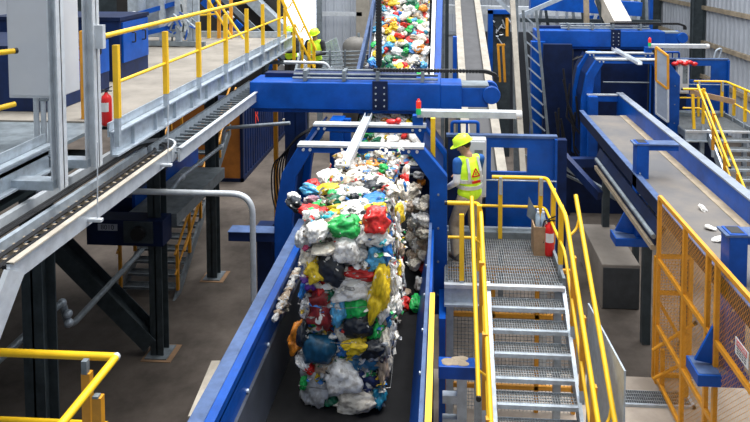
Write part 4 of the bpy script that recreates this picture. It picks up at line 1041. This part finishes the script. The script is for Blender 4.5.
# tank
a = at(355.5, 82, y=19); rT = 13.0/650*19
tk = thing('vertical_tank', 'grey domed vertical tank behind the gantry', 'tank', (a.x, 19, 0))
zt_ = at(355, 47, y=19).z
MB().lathe([(rT, 2.5), (rT, zt_), (rT*.96, zt_+.1), (rT*.8, zt_+.2), (rT*.5, zt_+.28), (rT*.15, zt_+.31)], (a.x, 19, 0), 'z', 28).build('shell', tankm, tk, smooth=True)
MB().lathe([(.04, zt_+.3), (.04, zt_+.42)], (a.x+.1, 19, 0), 'z', 8).build('nozzle', galv_d, tk)
for x in (-.3, .3): MB().box(a.x+x-.05, a.x+x+.05, 18.8, 18.9, 0, 2.6).build('leg', galv_d, tk)
# back-wall columns and girts near tank
a = at(363, 40, y=26); tag(MB().box(a.x-.28, a.x+.25, 26, 26.3, 0, 9).build('tan_column', mat('tan_column_paint', (.34, .31, .26), .7), bevel=.01), 'tan steel column right of the tank by the back wall', 'column')
a = at(319, 40, y=26); tag(MB().box(a.x-.1, a.x+.1, 26, 26.2, 0, 9).build('grey_column', galv_d), 'slim grey column beside the bright opening', 'column')
tag(MB().box(at(322, 14, y=26).x, at(362, 14, y=26).x, 26, 26.1, at(340, 16, y=26).z, at(340, 12, y=26).z).build('wall_girt', galv_l), 'horizontal steel girt across the wall above the tank', 'girt')
tag(corr(at(321, 40, y=27).x, at(376, 40, y=27).x, .35, .06, 'y', 27, 2, 9).build('cladding_panel', wallm, fix=False), 'pale blue corrugated panel behind the tank', 'panel')

# cable ladder tracks left
def ladder(x0, x1, y0, y1, z, n, label, curved=False):
    t = thing('cable_ladder', label, 'cable ladder', ((x0+x1)/2, (y0+y1)/2, z))
    MB().box(x1-.03, x1, y0, y1, z-.14, z+.04).build('side_rail', galv_l, t)
    MB().box(x1-.03, x1+.03, y0, y1, z+.03, z+.045).build('rail_lip', cream if curved else galv_l, t)
    MB().box(x0, x0+.05, y0, y1, z-.10, z+.05).build('side_rail', galv, t)
    for k in range(n):
        y_ = y0+(y1-y0)*(k+.5)/n; MB().box(x0+.04, x1-.03, y_-.014, y_+.014, z-.06, z-.03).build('rung', tan if curved else galv_d, t)
    return t
z_l = 5.1
a = at(10, 268, z=z_l); b = at(176, 148, z=z_l)
XO = (a.x+b.x)/2
t = ladder(XO-.36, XO, a.y, b.y-.15, z_l, 22, 'near galvanised cable ladder with a rounded far end, left foreground', True)
c_ = V((XO-.3, b.y-.15, 0))
arc = [(c_.x+.3*math.cos(k*math.pi/12), c_.y+.45*math.sin(k*math.pi/12), z_l-.05) for k in range(13)]
for p_, q_ in zip(arc, arc[1:]): MB().bar(p_, q_, .03, .18).build('curved_end', galv_l, t)
for r_ in (.08, .20, .245):
    pts = [(c_.x-.0-r_, a.y, z_l)] + [(c_.x+r_*math.cos(math.pi-k*math.pi/10), c_.y+1.4*r_*math.sin(math.pi-k*math.pi/10), z_l) for k in range(11)] + [(c_.x+r_, a.y, z_l)]
    MB().tube(pts, .02, 6).build('cable', black, t, smooth=True)
MB().box(XO-.62, XO-.56, a.y, b.y-.1, z_l-.02, z_l+.10).build('outer_rail', galv_l, t)
MB().tube([(XO-.70, a.y, z_l+.02), (XO-.70, b.y, z_l+.02)], .02, 6).build('green_cable', mat('green_sleeve', (.10, .22, .16), .5), t)
MB().bar((XO, a.y+.05, z_l-.05), (XO-.12, a.y-.6, z_l-1.1), .05, .18).build('down_leg', galv_l, t)
a = at(181, 151, z=z_l); b = at(246, 101, z=z_l)
ladder((a.x+b.x)/2-.42, (a.x+b.x)/2, a.y, b.y+1.5, z_l, 26, 'further galvanised cable ladder running back beneath the walkway railing')
for px, py0, py1, lab in ((97.5, 142, 220, 'thin hanger rod with a foot pad hung from the near upright'), (168, 105, 165, 'thin hanger rod with a foot pad below the walkway edge')):
    y_ = at(px, py1, x=-3.35).y
    t = thing('hanger_rod', lab, 'hanger', at(px, py1, y=y_))
    p_ = at(px, py1, y=y_)
    MB().tube([at(px, py0, y=y_), p_], .006, 6).build('rod', galv_l, t)
    MB().bar(p_+V((-.12, 0, 0)), p_+V((.05, 0, 0)), .05, .035).build('pad', galv_l, t, bevel=.008)
# bent guard pipe
gp = [at(119, 191, y=8.8), at(238, 191, y=8.8), at(254, 210, y=8.8), at(254, 320, y=8.8)]
tag(MB().tube(fillet([gp[0], (gp[3].x, 8.8, gp[0].z), gp[3]], .3, 8), .042, 12).build('bent_pipe', galv_l, smooth=True), 'long pale bent pipe running left then down beside the conveyor', 'pipe')
b = at(228, 232, y=9.3); b2 = at(290, 243, y=9.3)
bb = thing('blue_crossbeam', 'blue horizontal beam jutting left from the front arch', 'beam', ((b.x+b2.x)/2, 9.3, b2.z))
MB().box(b.x, -2.5, 9.3, 9.5, b2.z, b.z).build('beam', blue_d, bb, bevel=.008)
MB().box(b.x, -2.5, 9.28, 9.52, b.z, b.z+.012).build('top_face', blue_top, bb)
a = at(267, 222, y=9.7); MB().box(a.x-.12, a.x+.12, 9.55, 9.75, 0, a.z).build('post', blue_d, bb)

# ------------------------------------------------------------------ below the walkway
def ibeam(mb, p, q, w, h, upv=(0,0,1), t=.02):
    p = V(p); q = V(q); d = (q-p).normalized(); u = V(upv)
    if abs(d.dot(u)) > .98: u = V((0,1,0))
    a = d.cross(u).normalized(); b = a.cross(d).normalized()
    mb.bar(p, q, t, h, u)
    mb.bar(p+b*h/2, q+b*h/2, w, t, u); mb.bar(p-b*h/2, q-b*h/2, w, t, u)
    return mb
def column(px, py, y, w, top, label):
    b = at(px, py, y=y)
    t = thing('steel_column', label, 'column', (b.x, y, 0))
    MB().box(b.x-w/2, b.x+w/2, y-.0, y+.02, 0, top).box(b.x-w/2, b.x+w/2, y+w, y+w+.02, 0, top).box(b.x-.012, b.x+.012, y, y+w, 0, top).build('shaft', steel_d, t)
    MB().box(b.x-w*.8, b.x+w*.9, y-.1, y+w+.1, .012, .03).build('base_plate', galv_d, t)
    MB().box(b.x-w, b.x+w*1.3, y-.16, y+w+.14, 0, .012).build('grout_pad', mat('grout', (.30, .18, .10), .9), t)
    return t
a = at(157, 357, z=0); column(157, 357, a.y, .25, 5.2, 'dark steel column with a base plate at left, middle distance')
a = at(212, 279, z=0); column(212, 279, a.y, .24, 5.2, 'dark steel column further back behind the bent pipe')
column(32, 300, 7.06, .25, 5.2, 'dark steel column nearest the viewer at far left')
a = at(157, 357, z=0)
ibm = ibeam(MB(), (a.x-.1, a.y+.1, .25), (a.x-2.6, a.y+.1, 2.75), .32, .34, (0,1,0))
tag(ibm.build('diagonal_brace', steel_d), 'thick dark diagonal brace running up-left from the middle column', 'brace')
pp = thing('elbow_pipe', 'grey pipe with elbow joints crossing below the walkway', 'pipe', at(70, 318, y=8))
MB().tube(fillet([at(-8, 366, y=7.2), at(62, 302, y=8.4), at(68, 322, y=8.5)], .08), .05, 10).build('pipe', galv_d, pp, smooth=True)
MB().tube(fillet([at(66, 324, y=8.5), at(74, 323, y=8.6), at(142, 250, y=11)], .06), .045, 10).build('pipe', galv_d, pp, smooth=True)
for px, py in ((62, 303), (68, 314), (69, 323), (44, 320)): c_ = at(px, py, y=8.4); MB().ell(c_, .06, .06, .06).build('joint', galv, pp, smooth=True)
# second pipe higher right
pq = thing('conduit_run', 'galvanised conduit with couplings slanting past the rear column', 'pipe', at(200, 160, y=12))
MB().tube(fillet([at(172, 190, y=10.5), at(180, 178, y=10.6), at(223, 145, y=12.6), at(224, 128, y=12.6), at(290, 123, y=12.6)], .1), .035, 10).build('pipe', galv, pq, smooth=True)
for px, py, y_ in ((182, 177, 10.7), (200, 163, 11.5), (221, 147, 12.5)): MB().ell(at(px, py, y=y_), .06, .06, .06).build('coupling', galv_l, pq, smooth=True)
# blue machine with plate
y_ = 11.4; a = at(86, 219.5, y=y_); b = at(163, 247, y=y_)
um = thing('drive_unit', 'dark blue drive unit with a numbered plate below the walkway', 'machine', ((a.x+b.x)/2, y_+.5, b.z))
MB().box(a.x, b.x, y_, y_+.4, b.z, a.z).build('housing', navy, um, bevel=.01)
MB().box(a.x+.6, b.x+.1, y_+.4, 14.5, a.z-.25, a.z-.02).build('top_sheet', galv_d, um)
c_ = at(140, 232, y=y_); MB().box(c_.x-.3, c_.x+.25, y_-.03, y_, c_.z-.2, c_.z+.2).build('recess', steel_d, um)
MB().lathe([(.13, y_-.12), (.13, y_-.03)], (c_.x, 0, c_.z), 'y', 14).build('hub', black, um, smooth=True)
a1 = at(97.5, 224, y=y_-.02); b1 = at(117, 231, y=y_-.02)
pt = MB().box(a1.x, b1.x, y_-.015, y_, b1.z, a1.z).build('number_plate', mat('plate_grey', (.42, .45, .55), .5), um)
text('8010', signk, pt, .13, ((a1.x+b1.x)/2, y_-.018, (a1.z+b1.z)/2), (R(90), 0, 0), 'lettering')
bt_ = thing('blue_trough', 'blue open trough under the near cable ladder', 'trough', at(110, 214, y=11.8))
a = at(72, 214, y=12.2); b = at(132, 198, y=12.2)
MB().box(a.x, b.x, 12.2, 12.25, a.z, b.z).build('front_wall', blue_d, bt_)
MB().box(b.x, b.x+.06, 12.2, 15.5, a.z, b.z+.05).build('side_wall', blue, bt_)
MB().box(a.x, b.x, 12.25, 15.5, a.z, a.z+.04).build('pan', navy, bt_)
# stairs below with amber rails
s0 = at(118, 300, z=0); s1 = at(173, 300, z=0)
yb_ = s0.y
stairs('lower_stairs', 'dark metal stairs under the walkway rising away to the rear', s0.x, s1.x, yb_+16*.24, 16*.18, 16, .24, .18, galv_d, None, galv_d)
lr = thing('lower_stair_railing', 'amber railing along the dark stairs under the walkway', 'railing', (s1.x, yb_+2, 0))
f2 = lambda y: .75*(y-yb_)
MB().tube([(s1.x+.05, yb_+.1, 1.0), (s1.x+.05, yb_+3.9, f2(yb_+3.9)+1.0)], .03).build('top_rail', yel2, lr, smooth=True)
MB().tube([(s1.x+.05, yb_+.1, .55), (s1.x+.05, yb_+3.9, f2(yb_+3.9)+.55)], .022).build('mid_rail', yel2, lr, smooth=True)
MB().tube([(s1.x+.22, yb_+.2, 1.05), (s1.x+.22, yb_+3.9, f2(yb_+3.9)+1.0)], .028).build('outer_rail', yel2, lr, smooth=True)
for k in range(6): y_ = yb_+.2+k*.7; MB().box(s1.x+.02, s1.x+.08, y_, y_+.06, f2(y_), f2(y_)+1.02).build('post', yel2, lr)
l2 = thing('lower_stair_railing', 'amber railing on the left side of the dark stairs under the walkway', 'railing', (s0.x, yb_+2, 0))
MB().tube([(s0.x-.05, yb_+.1, 1.0), (s0.x-.05, yb_+3.9, f2(yb_+3.9)+1.0)], .03).build('top_rail', yel2, l2, smooth=True)
for k in range(6): y_ = yb_+.2+k*.7; MB().box(s0.x-.08, s0.x-.02, y_, y_+.06, f2(y_), f2(y_)+1.02).build('post', yel2, l2)
# containers
a = at(243, 182, z=0)
ct = thing('blue_container', 'dark blue corrugated container with an orange end, behind the columns', 'container', (a.x-1.2, a.y+3, 0))
YC = a.y; XC = a.x
cb = MB(); pit = .28; n = 26
for k in range(n):
    y_ = YC+.15+k*pit
    prof = [(0, y_), (0, y_+.11), (-.05, y_+.15), (-.05, y_+.24), (0, y_+.28)]
    for (u, v_), (u2, v2) in zip(prof, prof[1:]): cb.tri((XC+u, v_, .15), (XC+u2, v2, .15), (XC+u2, v2, 2.5), (XC+u, v_, 2.5))
cb.build('corrugated_side', blue_d, ct, fix=False)
MB().box(XC-.06, XC+.02, YC, YC+7.5, 0, .15).box(XC-.06, XC+.02, YC, YC+7.5, 2.5, 2.6).build('side_beam', navy, ct)
MB().box(XC-2.4, XC+.02, YC-.02, YC+.06, 0, .12).box(XC-.08, XC+.02, YC-.02, YC+.06, 0, 2.6).build('end_frame', navy, ct)
MB().box(XC-2.4, XC-.08, YC, YC+.05, .12, 2.6).build('end_wall', orange, ct)
MB().box(XC-2.4, XC, YC+.1, YC+7.4, 2.52, 2.56).build('roof', navy, ct)
yy = at(256, 116, x=XC).y
text('R', mat('marking_red', (.75,.04,.02), .5, emit=.15), ct, .8, (XC+.03, yy, at(256, 116, x=XC).z), (R(90), 0, R(90)), 'marking')
a = at(275, 105, y=16); tag(MB().box(a.x-.05, a.x+.05, 16, 16.1, 0, 5).build('amber_pole', yel2), 'amber pole right of the blue container', 'pole')
a = at(283, 121, y=15); tag(MB().bar(a, a+V((.4, 0, 0)), .1, .1).build('pipe_elbow_box', cream), 'small cream fitting on the amber pole', 'fitting')
for px, lab in ((290, 'dark post behind the hoses, left one'), (300, 'dark post behind the hoses, right one')):
    a = at(px, 110, y=14); tag(MB().box(a.x-.12, a.x+.12, 14, 14.2, 0, 4.9).build('dark_post', blue_d), lab, 'post')
# bottom-left yellow railing on near landing
nl = thing('corner_railing', 'yellow corner railing at the bottom left foreground', 'railing', at(90, 400, y=5.4))
cn = at(116, 357, y=5.5); zr = cn.z
l0 = at(-12, 355, y=5.55)
MB().tube([(l0.x, cn.y, zr), (cn.x, cn.y, zr)], .035, 12).build('top_rail', yel, nl, smooth=True)
MB().tube([(cn.x, cn.y, zr), (cn.x, 4.0, zr)], .035, 12).build('top_rail', yel, nl, smooth=True)
MB().ell(cn, .038, .038, .038).build('corner_joint', galv_l, nl, smooth=True)
MB().tube([(l0.x, cn.y, zr-.64), (cn.x-.1, cn.y, zr-.64)], .028, 12).build('mid_rail', yel, nl, smooth=True)
for px in (87, 98):
    p_ = at(px, 372 if px == 87 else 396, y=5.4 if px == 87 else 5.1)
    q_ = MB().box(p_.x-.04, p_.x+.04, p_.y-.03, p_.y+.03, zr-1.1, p_.z).build('post', yel2, nl)
    MB().box(p_.x-.03, p_.x+.02, p_.y-.04, p_.y+.01, p_.z, p_.z+.12 if px == 87 else p_.z+.02).build('socket', galv_d, q_)
tag(MB().box(-10, cn.x+.05, -1.5, cn.y+.1, zr-1.2, zr-1.1).box(-5.8, -5.6, 5.2, 5.4, 0, zr-1.2).box(cn.x-.2, cn.x, 5.2, 5.4, 0, zr-1.2).build('near_landing', galv_d), 'grey landing under the yellow corner railing', 'platform')  # landing extended out of view to block light from the lower-left floor

# ------------------------------------------------------------------ rear centre-right frames
def strut(p, q, w, m_, name, label, cat='strut'): return tag(MB().bar(p, q, w).build(name, m_), label, cat)
strut(at(515, -5, y=19), at(517, 215, y=19), .16, galv_d, 'grey_post', 'tall grey post right of the narrow conveyor', 'post')
strut(at(512, -5, y=16), at(524, 190, y=13.4), .12, cream2, 'slanted_duct', 'slanted cream duct right of the narrow conveyor', 'duct')
fr = thing('ladder_truss', 'dark lattice truss left of the right-hand gantry', 'truss', at(545, 140, y=18))
for px, px2 in ((523, 532), (536, 548)): MB().bar(at(px, 10, y=18), at(px2, 135, y=18), .07).build('chord', galv_d, fr)
for k in range(9):
    y0 = 15+k*13; MB().bar(at(524+k*.9, y0, y=18), at(537+k, y0+12, y=18), .04).build('lacing', galv, fr)
t = thing('amber_door_frame', 'amber tall frame standing right of the narrow conveyor', 'frame', at(502, 80, y=19.5))
for px in (498, 503): MB().bar(at(px, 45, y=19.5), at(px+2, 82, y=19.5), .07).build('upright', yel2, t)
MB().bar(at(497, 45, y=19.5), at(505, 45, y=19.5), .06).build('head', yel2, t)
t = thing('blue_press', 'blue framed machine beside the top of the narrow conveyor', 'machine', at(500, 60, y=24))
MB().box(at(488, 30, y=24).x, at(493, 30, y=24).x, 24, 24.3, 0, at(488, 10, y=24).z).build('frame_post', blue, t)
MB().box(at(488, 30, y=24).x, at(511, 30, y=24).x, 24, 24.3, at(490, 14, y=24).z, at(490, 10, y=24).z).build('frame_head', blue, t)
MB().box(at(493, 30, y=24).x, at(511, 30, y=24).x, 24.2, 24.6, 0, at(490, 14, y=24).z).build('core', steel_d, t)
for k in range(14): p_ = at(rnd.uniform(494, 508), rnd.uniform(16, 38), y=24.1); MB().tube([p_, p_+V((rnd.uniform(-.3,.3), 0, rnd.uniform(-.3,.3)))], .03, 6).build('hose', rnd.choice([galv, black, galv_l]), t)
MB().bar(at(507, 18, y=24), at(507, 36, y=24), .1).build('amber_bar', yel2, t)
# long high beams
strut(at(440, 9, y=27), at(590, 12, y=27), .35, galv_l, 'roof_beam', 'long pale beam crossing high at the rear', 'beam')
strut(at(530, 2, y=24), at(640, 9, y=24), .5, blue, 'high_blue_beam', 'blue beam high at the rear right', 'beam')
strut(at(520, 16, y=22), at(575, -8, y=22), .14, galv, 'diagonal_strut', 'grey diagonal strut before the high blue beam')
strut(at(492, -6, y=22), at(517, 18, y=22), .12, galv, 'diagonal_strut', 'grey diagonal strut right of the narrow conveyor top')
strut(at(604, -5, y=22), at(621, 28, y=20.5), .55, cream, 'cream_chute', 'cream inclined chute above the right-hand gantry', 'chute')
strut(at(586, -5, y=22.5), at(590, 180, y=22), .16, tan, 'tan_post', 'tan post left of the cream chute', 'post')
strut(at(596, -5, y=21.5), at(605, 28, y=21.5), .12, steel_d, 'dark_strut', 'dark slanted strut beside the cream chute')
t = thing('rear_truss', 'grey lattice machinery behind the right-hand gantry', 'truss', at(600, 20, y=25))
for k in range(14):
    p_ = at(530+k*9, 26, y=25); q_ = at(533+k*9+rnd.uniform(-8, 8), -4, y=25); MB().bar(p_, q_, .1).build('lacing', [galv, galv_d, steel_d, galv_l][k % 4], t)
MB().bar(at(520, 20, y=25), at(660, 22, y=25), .15).build('chord', steel_d, t)
for k in range(3): MB().box(at(560+k*28, 10, y=25.3).x, at(576+k*28, 10, y=25.3).x, 25.3, 25.35, at(0, 26, y=25.3).z, at(0, 12, y=25.3).z).build('panel', [white, blue, galv][k], t)
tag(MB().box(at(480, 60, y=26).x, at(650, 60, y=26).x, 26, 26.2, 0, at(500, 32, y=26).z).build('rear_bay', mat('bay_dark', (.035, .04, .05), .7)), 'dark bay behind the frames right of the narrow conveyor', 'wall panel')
tag(MB().box(at(640, 60, y=27).x, at(652, 60, y=27).x, 27, 27.3, 0, 9).build('dark_column', steel_d), 'dark column at the far right corner', 'column')
tag(MB().box(at(649, 60, y=26).x, at(652, 60, y=26).x, 26, 26.3, 0, 9).build('blue_column', blue), 'slim blue column at the far right corner', 'column')
t = thing('blue_cage', 'dark blue cage frame left of the right-hand arches', 'frame', at(560, 120, y=17))
MB().box(at(533, 60, y=19).x, at(547, 60, y=19).x, 19.3, 19.6, 0, 5).build('post', blue, t)
MB().box(at(548, 60, y=18).x, at(578, 60, y=18).x, 18.8, 19, 0, 5).build('back_sheet', navy, t)
MB().box(at(556, 150, y=15).x, at(567, 150, y=15).x, 15, 15.2, 0, 3.3).build('post', blue_d, t)
MB().bar(at(551, 142, y=16), at(600, 196, y=14.2), .12, .2).build('sill', blue_d, t)
MB().bar(at(572, 162, y=15.5), at(607, 162, y=15.5), .2, .2).build('sill', blue_d, t)
for k in range(10): p_ = at(rnd.uniform(551, 578), rnd.uniform(60, 130), y=18); MB().tube([p_, p_+V((rnd.uniform(-.2,.2), -.1, -.9)), p_+V((.3, -.2, -1.4))], .03, 6).build('hose', black, t, smooth=True)
# pipes hanging right of the centre
for k, (px, py0, py1) in enumerate(((443, 0, 60), (447, 0, 75))):
    tag(MB().bar(at(px, py0-5, y=16), at(px-1, 262, y=16), .09).build('rear_post', [galv_d, steel_d][k]), ['grey post right of the rear incline, left of the pair', 'dark post right of the rear incline, right of the pair'][k], 'post')
tag(MB().box(at(453, 37, y=12.6).x, at(457, 37, y=12.6).x, 12.6, 12.75, 4.5, at(455, 37, y=12.6).z).build('blue_upright', blue), 'blue upright bar beside the narrow conveyor', 'post')

# ------------------------------------------------------------------ PEOPLE
def remesh(ob, vs, sm=4):
    m_ = ob.modifiers.new('remesh', 'REMESH'); m_.mode = 'VOXEL'; m_.voxel_size = vs; m_.use_smooth_shade = True
    s_ = ob.modifiers.new('smooth', 'SMOOTH'); s_.factor = .5; s_.iterations = sm
    return ob
def person(loc, yaw, label, J, skin_arm, vest_m, sleeve_m, forearm_m, trouser_m, fine=True, emblem=False):
    # J: joints in the body's own frame (x right, y forward, z up), heights in metres
    t = thing('person', label, 'person', loc); t.rotation_euler = (0, 0, yaw); ORG[t.name] = V((0,0,0))
    vx = .011 if fine else .02
    g = lambda k: V(J[k])
    b = MB()
    hd = g('head'); nk = g('neck'); ch_ = g('chest'); pv = g('pelvis')
    face = (g('look')-hd).normalized(); side = face.cross(V((0,0,1))).normalized(); upf = side.cross(face)
    Rm = Matrix((side, face, upf)).transposed()
    P = lambda x, y, z: hd + side*x + face*y + upf*z
    b.ell(hd+upf*.02, .076, .092, .105, Rm); b.ell(P(0,.03,-.05), .055, .065, .065, Rm)
    b.ell(P(0,.10,-.012), .012, .02, .022, Rm); b.ell(P(0,.092,-.058), .024, .010, .007, Rm); b.ell(P(0,.075,-.095), .026, .022, .02, Rm)
    for s_ in (-1, 1): b.ell(P(.078*s_,-.005,-.01), .012, .02, .032, Rm); b.ell(P(.03*s_,.082,.022), .015, .012, .008, Rm)
    b.cap(hd-upf*.05, nk, .052, .058); b.cap(nk, ch_, .07, .12); b.ell(ch_, .16, .105, .2); b.cap(ch_, pv, .12, .13); b.ell(pv, .155, .115, .12)
    for s_ in ('l', 'r'):
        sh, el, wr_ = g('sh'+s_), g('el'+s_), g('wr'+s_)
        b.cap(nk+V((0,0,-.06)), sh, .06, .055); b.cap(sh, el, .052, .040); b.cap(el, wr_, .040, .027)
        d = (g('hand'+s_)-wr_).normalized(); sd = d.cross(V((0,0,1))); sd = sd.normalized() if sd.length > .1 else V((1,0,0))
        nn = sd.cross(d)
        pc = wr_ + d*.05; b.ell(pc, .040, .048, .017, Matrix((sd, d, nn)).transposed())
        for q in range(4):
            r0 = wr_ + d*.085 + sd*(-.03+.02*q); ln = (.055, .065, .06, .045)[q]
            r1 = r0 + d*ln*.6 - nn*.008; r2 = r1 + d*ln*.3 - nn*.03
            b.cap(r0-d*.02, r1, .0095, .0088, 8); b.cap(r1, r2, .0088, .0075, 8)
        r0 = wr_ + d*.03 + sd*(-.035); b.cap(r0, r0 - sd*.03 + d*.03, .011, .010, 8); b.cap(r0 - sd*.03 + d*.03, r0 - sd*.035 + d*.058 - nn*.01, .010, .008, 8)
        hp, kn, an = g('hip'+s_), g('kn'+s_), g('an'+s_)
        b.cap(hp, kn, .082, .056); b.cap(kn, an, .054, .038); b.cap(an, an+V((0,.1,-.05)), .04, .035)
    remesh(b.build('body', skin, t), .009 if fine else .014, 3)
    # trousers
    b = MB(); b.ell(pv+V((0,0,.02)), .17, .13, .13)
    for s_ in ('l', 'r'):
        hp, kn, an = g('hip'+s_), g('kn'+s_), g('an'+s_); b.cap(hp, kn, .112, .088); b.cap(kn, an+V((0,0,.02)), .088, .074)
    remesh(b.build('trousers', trouser_m, t), vx)
    for s_ in ('l', 'r'):
        an = g('an'+s_); b = MB(); b.cap(an+V((0,-.02,.02)), an+V((0,-.02,-.04)), .055, .05); b.cap(an+V((0,-.03,-.05)), an+V((0,.15,-.06)), .045, .038); b.ell(an+V((0,.06,-.075)), .048, .14, .022)
        remesh(b.build('boot', shoe, t), vx)
    # shirt with sleeves
    b = MB(); b.cap(nk+V((0,0,-.02)), ch_, .075, .13); b.ell(ch_, .172, .12, .2); b.cap(ch_, pv+V((0,0,.06)), .135, .14)
    for s_ in ('l', 'r'):
        sh, el = g('sh'+s_), g('el'+s_); b.cap(nk+V((0,0,-.07)), sh, .065, .064); b.cap(sh, sh.lerp(el, .5), .068, .064)
    remesh(b.build('shirt', sleeve_m, t), vx)
    for s_ in ('l', 'r'):
        sh, el, wr_ = g('sh'+s_), g('el'+s_), g('wr'+s_); b = MB(); b.cap(sh.lerp(el, .42), el, .056, .054); b.cap(el, wr_.lerp(el, .08), .054, .04)
        remesh(b.build('sleeve', forearm_m, t), vx)
    b = MB(); b.cap(nk+V((0,0,-.07)), ch_+V((0,0,.05)), .10, .15); b.ell(ch_, .20, .145, .23); b.cap(ch_, pv+V((0,0,.06)), .165, .16); b.ell(pv+V((0,0,.05)), .19, .155, .12)
    for s_ in ('l', 'r'): b.cap(nk+V((0,0,-.08)), (nk+V((0,0,-.08))).lerp(g('sh'+s_), .68)+V((0,0,.012)), .078, .07)
    v_ = remesh(b.build('vest', vest_m, t), vx)
    for z_ in ((ch_.z-.08, pv.z+.15) if fine else (ch_.z-.06, )):
        f_ = (z_-pv.z)/(ch_.z-pv.z); c_ = pv.lerp(ch_, f_); b = MB()
        b.lathe([(1, z_-.025), (1, z_+.025)], (0,0,0), 'z', 28)
        for q in b.v: q.x = c_.x+q.x*(.213 if f_ > .5 else .192); q.y = c_.y+q.y*(.158 if f_ > .5 else .172)
        b.build('reflective_band', silver, v_, smooth=True)
    b = MB()
    if fine:
        for x_ in (-.10, .10):
            b.bar(V((x_, ch_.y-.150, ch_.z-.08)), V((x_, ch_.y-.145, ch_.z+.05)), .04, .012, (0,1,0)); b.bar(V((x_, ch_.y-.145, ch_.z+.05)), V((x_*.9, ch_.y-.075, ch_.z+.24)), .04, .012, (0,1,0))
        b.build('shoulder_tape', silver, v_)
    if emblem:
        b = MB(); yk = ch_.y-.166; zc_ = ch_.z+.03
        tri = [V((0, yk+.012, zc_+.075)), V((.062, yk, zc_-.035)), V((-.062, yk, zc_-.035))]
        for i_ in range(3): b.bar(tri[i_], tri[(i_+1) % 3], .016, .010, (0,1,0))
        b.bar((0, yk, zc_+.03), (0, yk, zc_-.015), .012, .010, (0,1,0))
        b.build('triangle_emblem', red, v_)
        b = MB()
        for k in range(6): b.box(-.07+k*.024, -.054+k*.024, ch_.y-.185, ch_.y-.17, ch_.z-.10, ch_.z-.065)
        b.build('red_lettering', red, v_)
    # hard hat
    hz = P(0, 0, .055); b = MB(); prof = [(.122,.0),(.120,.03),(.108,.075),(.08,.108),(.04,.125),(.01,.129)]
    k0 = len(b.v); b.lathe(prof, (0,0,0), 'z', 24)
    for q in b.v: q.y *= 1.14
    b.bar(V((0,-.12,.085)), V((0,0,.135)), .03, .012); b.bar(V((0,0,.135)), V((0,.12,.085)), .03, .012)
    for q in range(len(b.v)): b.v[q] = hz + Rm @ b.v[q]
    h_ = b.build('hard_hat', hatm, t, smooth=True)
    br = MB(); br.lathe([(.118,-.004),(.14,.0),(.138,.008),(.118,.008)], (0,0,0), 'z', 24)
    for q in br.v:
        q.y *= 1.14
        if q.y > .05: q.y += (q.y-.05)*.38; q.z -= (q.y)*.08
    for q in range(len(br.v)): br.v[q] = hz + Rm @ br.v[q]
    br.build('brim', hatm, h_, smooth=True)
    b = MB(); b.ell(P(0,-.02,.02), .084, .092, .07, Rm); remesh(b.build('hair', hairm, t), .012)
    return t
# worker: faces left and away, left hand on the rail, looking down
J = dict(head=(-.02,.09,1.635), look=(-.85,.75,1.15), neck=(0,.03,1.51), chest=(0,.0,1.27), pelvis=(0,-.02,.95),
 shl=(-.19,.02,1.45), shr=(.19,-.01,1.45), ell=(-.225,-.02,1.18), elr=(.25,.14,1.17), wrl=(-.24,.20,1.03), wrr=(.10,.33,1.10), handl=(-.25,.31,1.0), handr=(.0,.40,1.12),
 hipl=(-.09,-.02,.92), hipr=(.09,-.02,.92), knl=(-.15,.14,.50), knr=(.11,.02,.50), anl=(-.17,.06,.09), anr=(.14,-.08,.09))
a = at(466, 257, z=ZP)
person((a.x+.035, 9.5, ZP), R(34), 'worker in lime hard hat, hi-vis vest and khaki trousers with hand on the rail', J, None, hiviz, blue_cl, white_cl, khaki, True, True).scale = (1.04, 1.04, 1.03)
J2 = dict(head=(0,.04,1.60), look=(0.1,1,1.35), neck=(0,0,1.47), chest=(0,0,1.25), pelvis=(0,0,.95),
 shl=(-.19,0,1.42), shr=(.19,0,1.42), ell=(-.27,.05,1.15), elr=(.27,.05,1.15), wrl=(-.08,.27,1.13), wrr=(.10,.26,1.12), handl=(.02,.28,1.15), handr=(.02,.27,1.10),
 hipl=(-.09,0,.92), hipr=(.09,0,.92), knl=(-.1,.03,.5), knr=(.1,.03,.5), anl=(-.11,0,.09), anr=(.11,0,.09))
a = at(315, 27, y=16.2); person((a.x, 16.2, a.z-1.80), R(170), 'visitor with folded arms in lime vest and hard hat left of the tank', J2, None, hiviz, black_cl, black_cl, black_cl, False)
a2 = at(291, 24, y=16.6); person((a2.x, 16.6, a.z-1.80), R(150), 'visitor in lime vest half hidden behind the yellow stair railing', J2, None, hiviz, black_cl, black_cl, black_cl, False)

# ------------------------------------------------------------------ light
wd = bpy.data.worlds.new('hall_light'); scn.world = wd; wd.use_nodes = True
bg = wd.node_tree.nodes['Background']; bg.inputs[0].default_value = (.86, .93, 1.0, 1); bg.inputs[1].default_value = .6
def area(name, loc, rot, sx, sy, e, c=(1,1,1)):
    l = bpy.data.lights.new(name, 'AREA'); l.shape = 'RECTANGLE'; l.size = sx; l.size_y = sy; l.energy = e; l.color = c
    o = bpy.data.objects.new(name, l); col.objects.link(o); o.location = loc; o.rotation_euler = rot; return o
area('roof_light', (0, 8, 15), (R(8), 0, 0), 14, 8, 1500, (1, .98, .95))
area('roof_light', (2, 20, 14), (0, 0, 0), 18, 8, 1800, (.97, .98, 1))
sn = bpy.data.lights.new('sun', 'SUN'); sn.energy = 3.0; sn.angle = R(25); so = bpy.data.objects.new('sun', sn); col.objects.link(so); so.rotation_euler = (R(-10), R(12), 0)
scn.view_settings.view_transform = 'Standard'
scn.view_settings.look = 'None'
scn.view_settings.exposure = .12
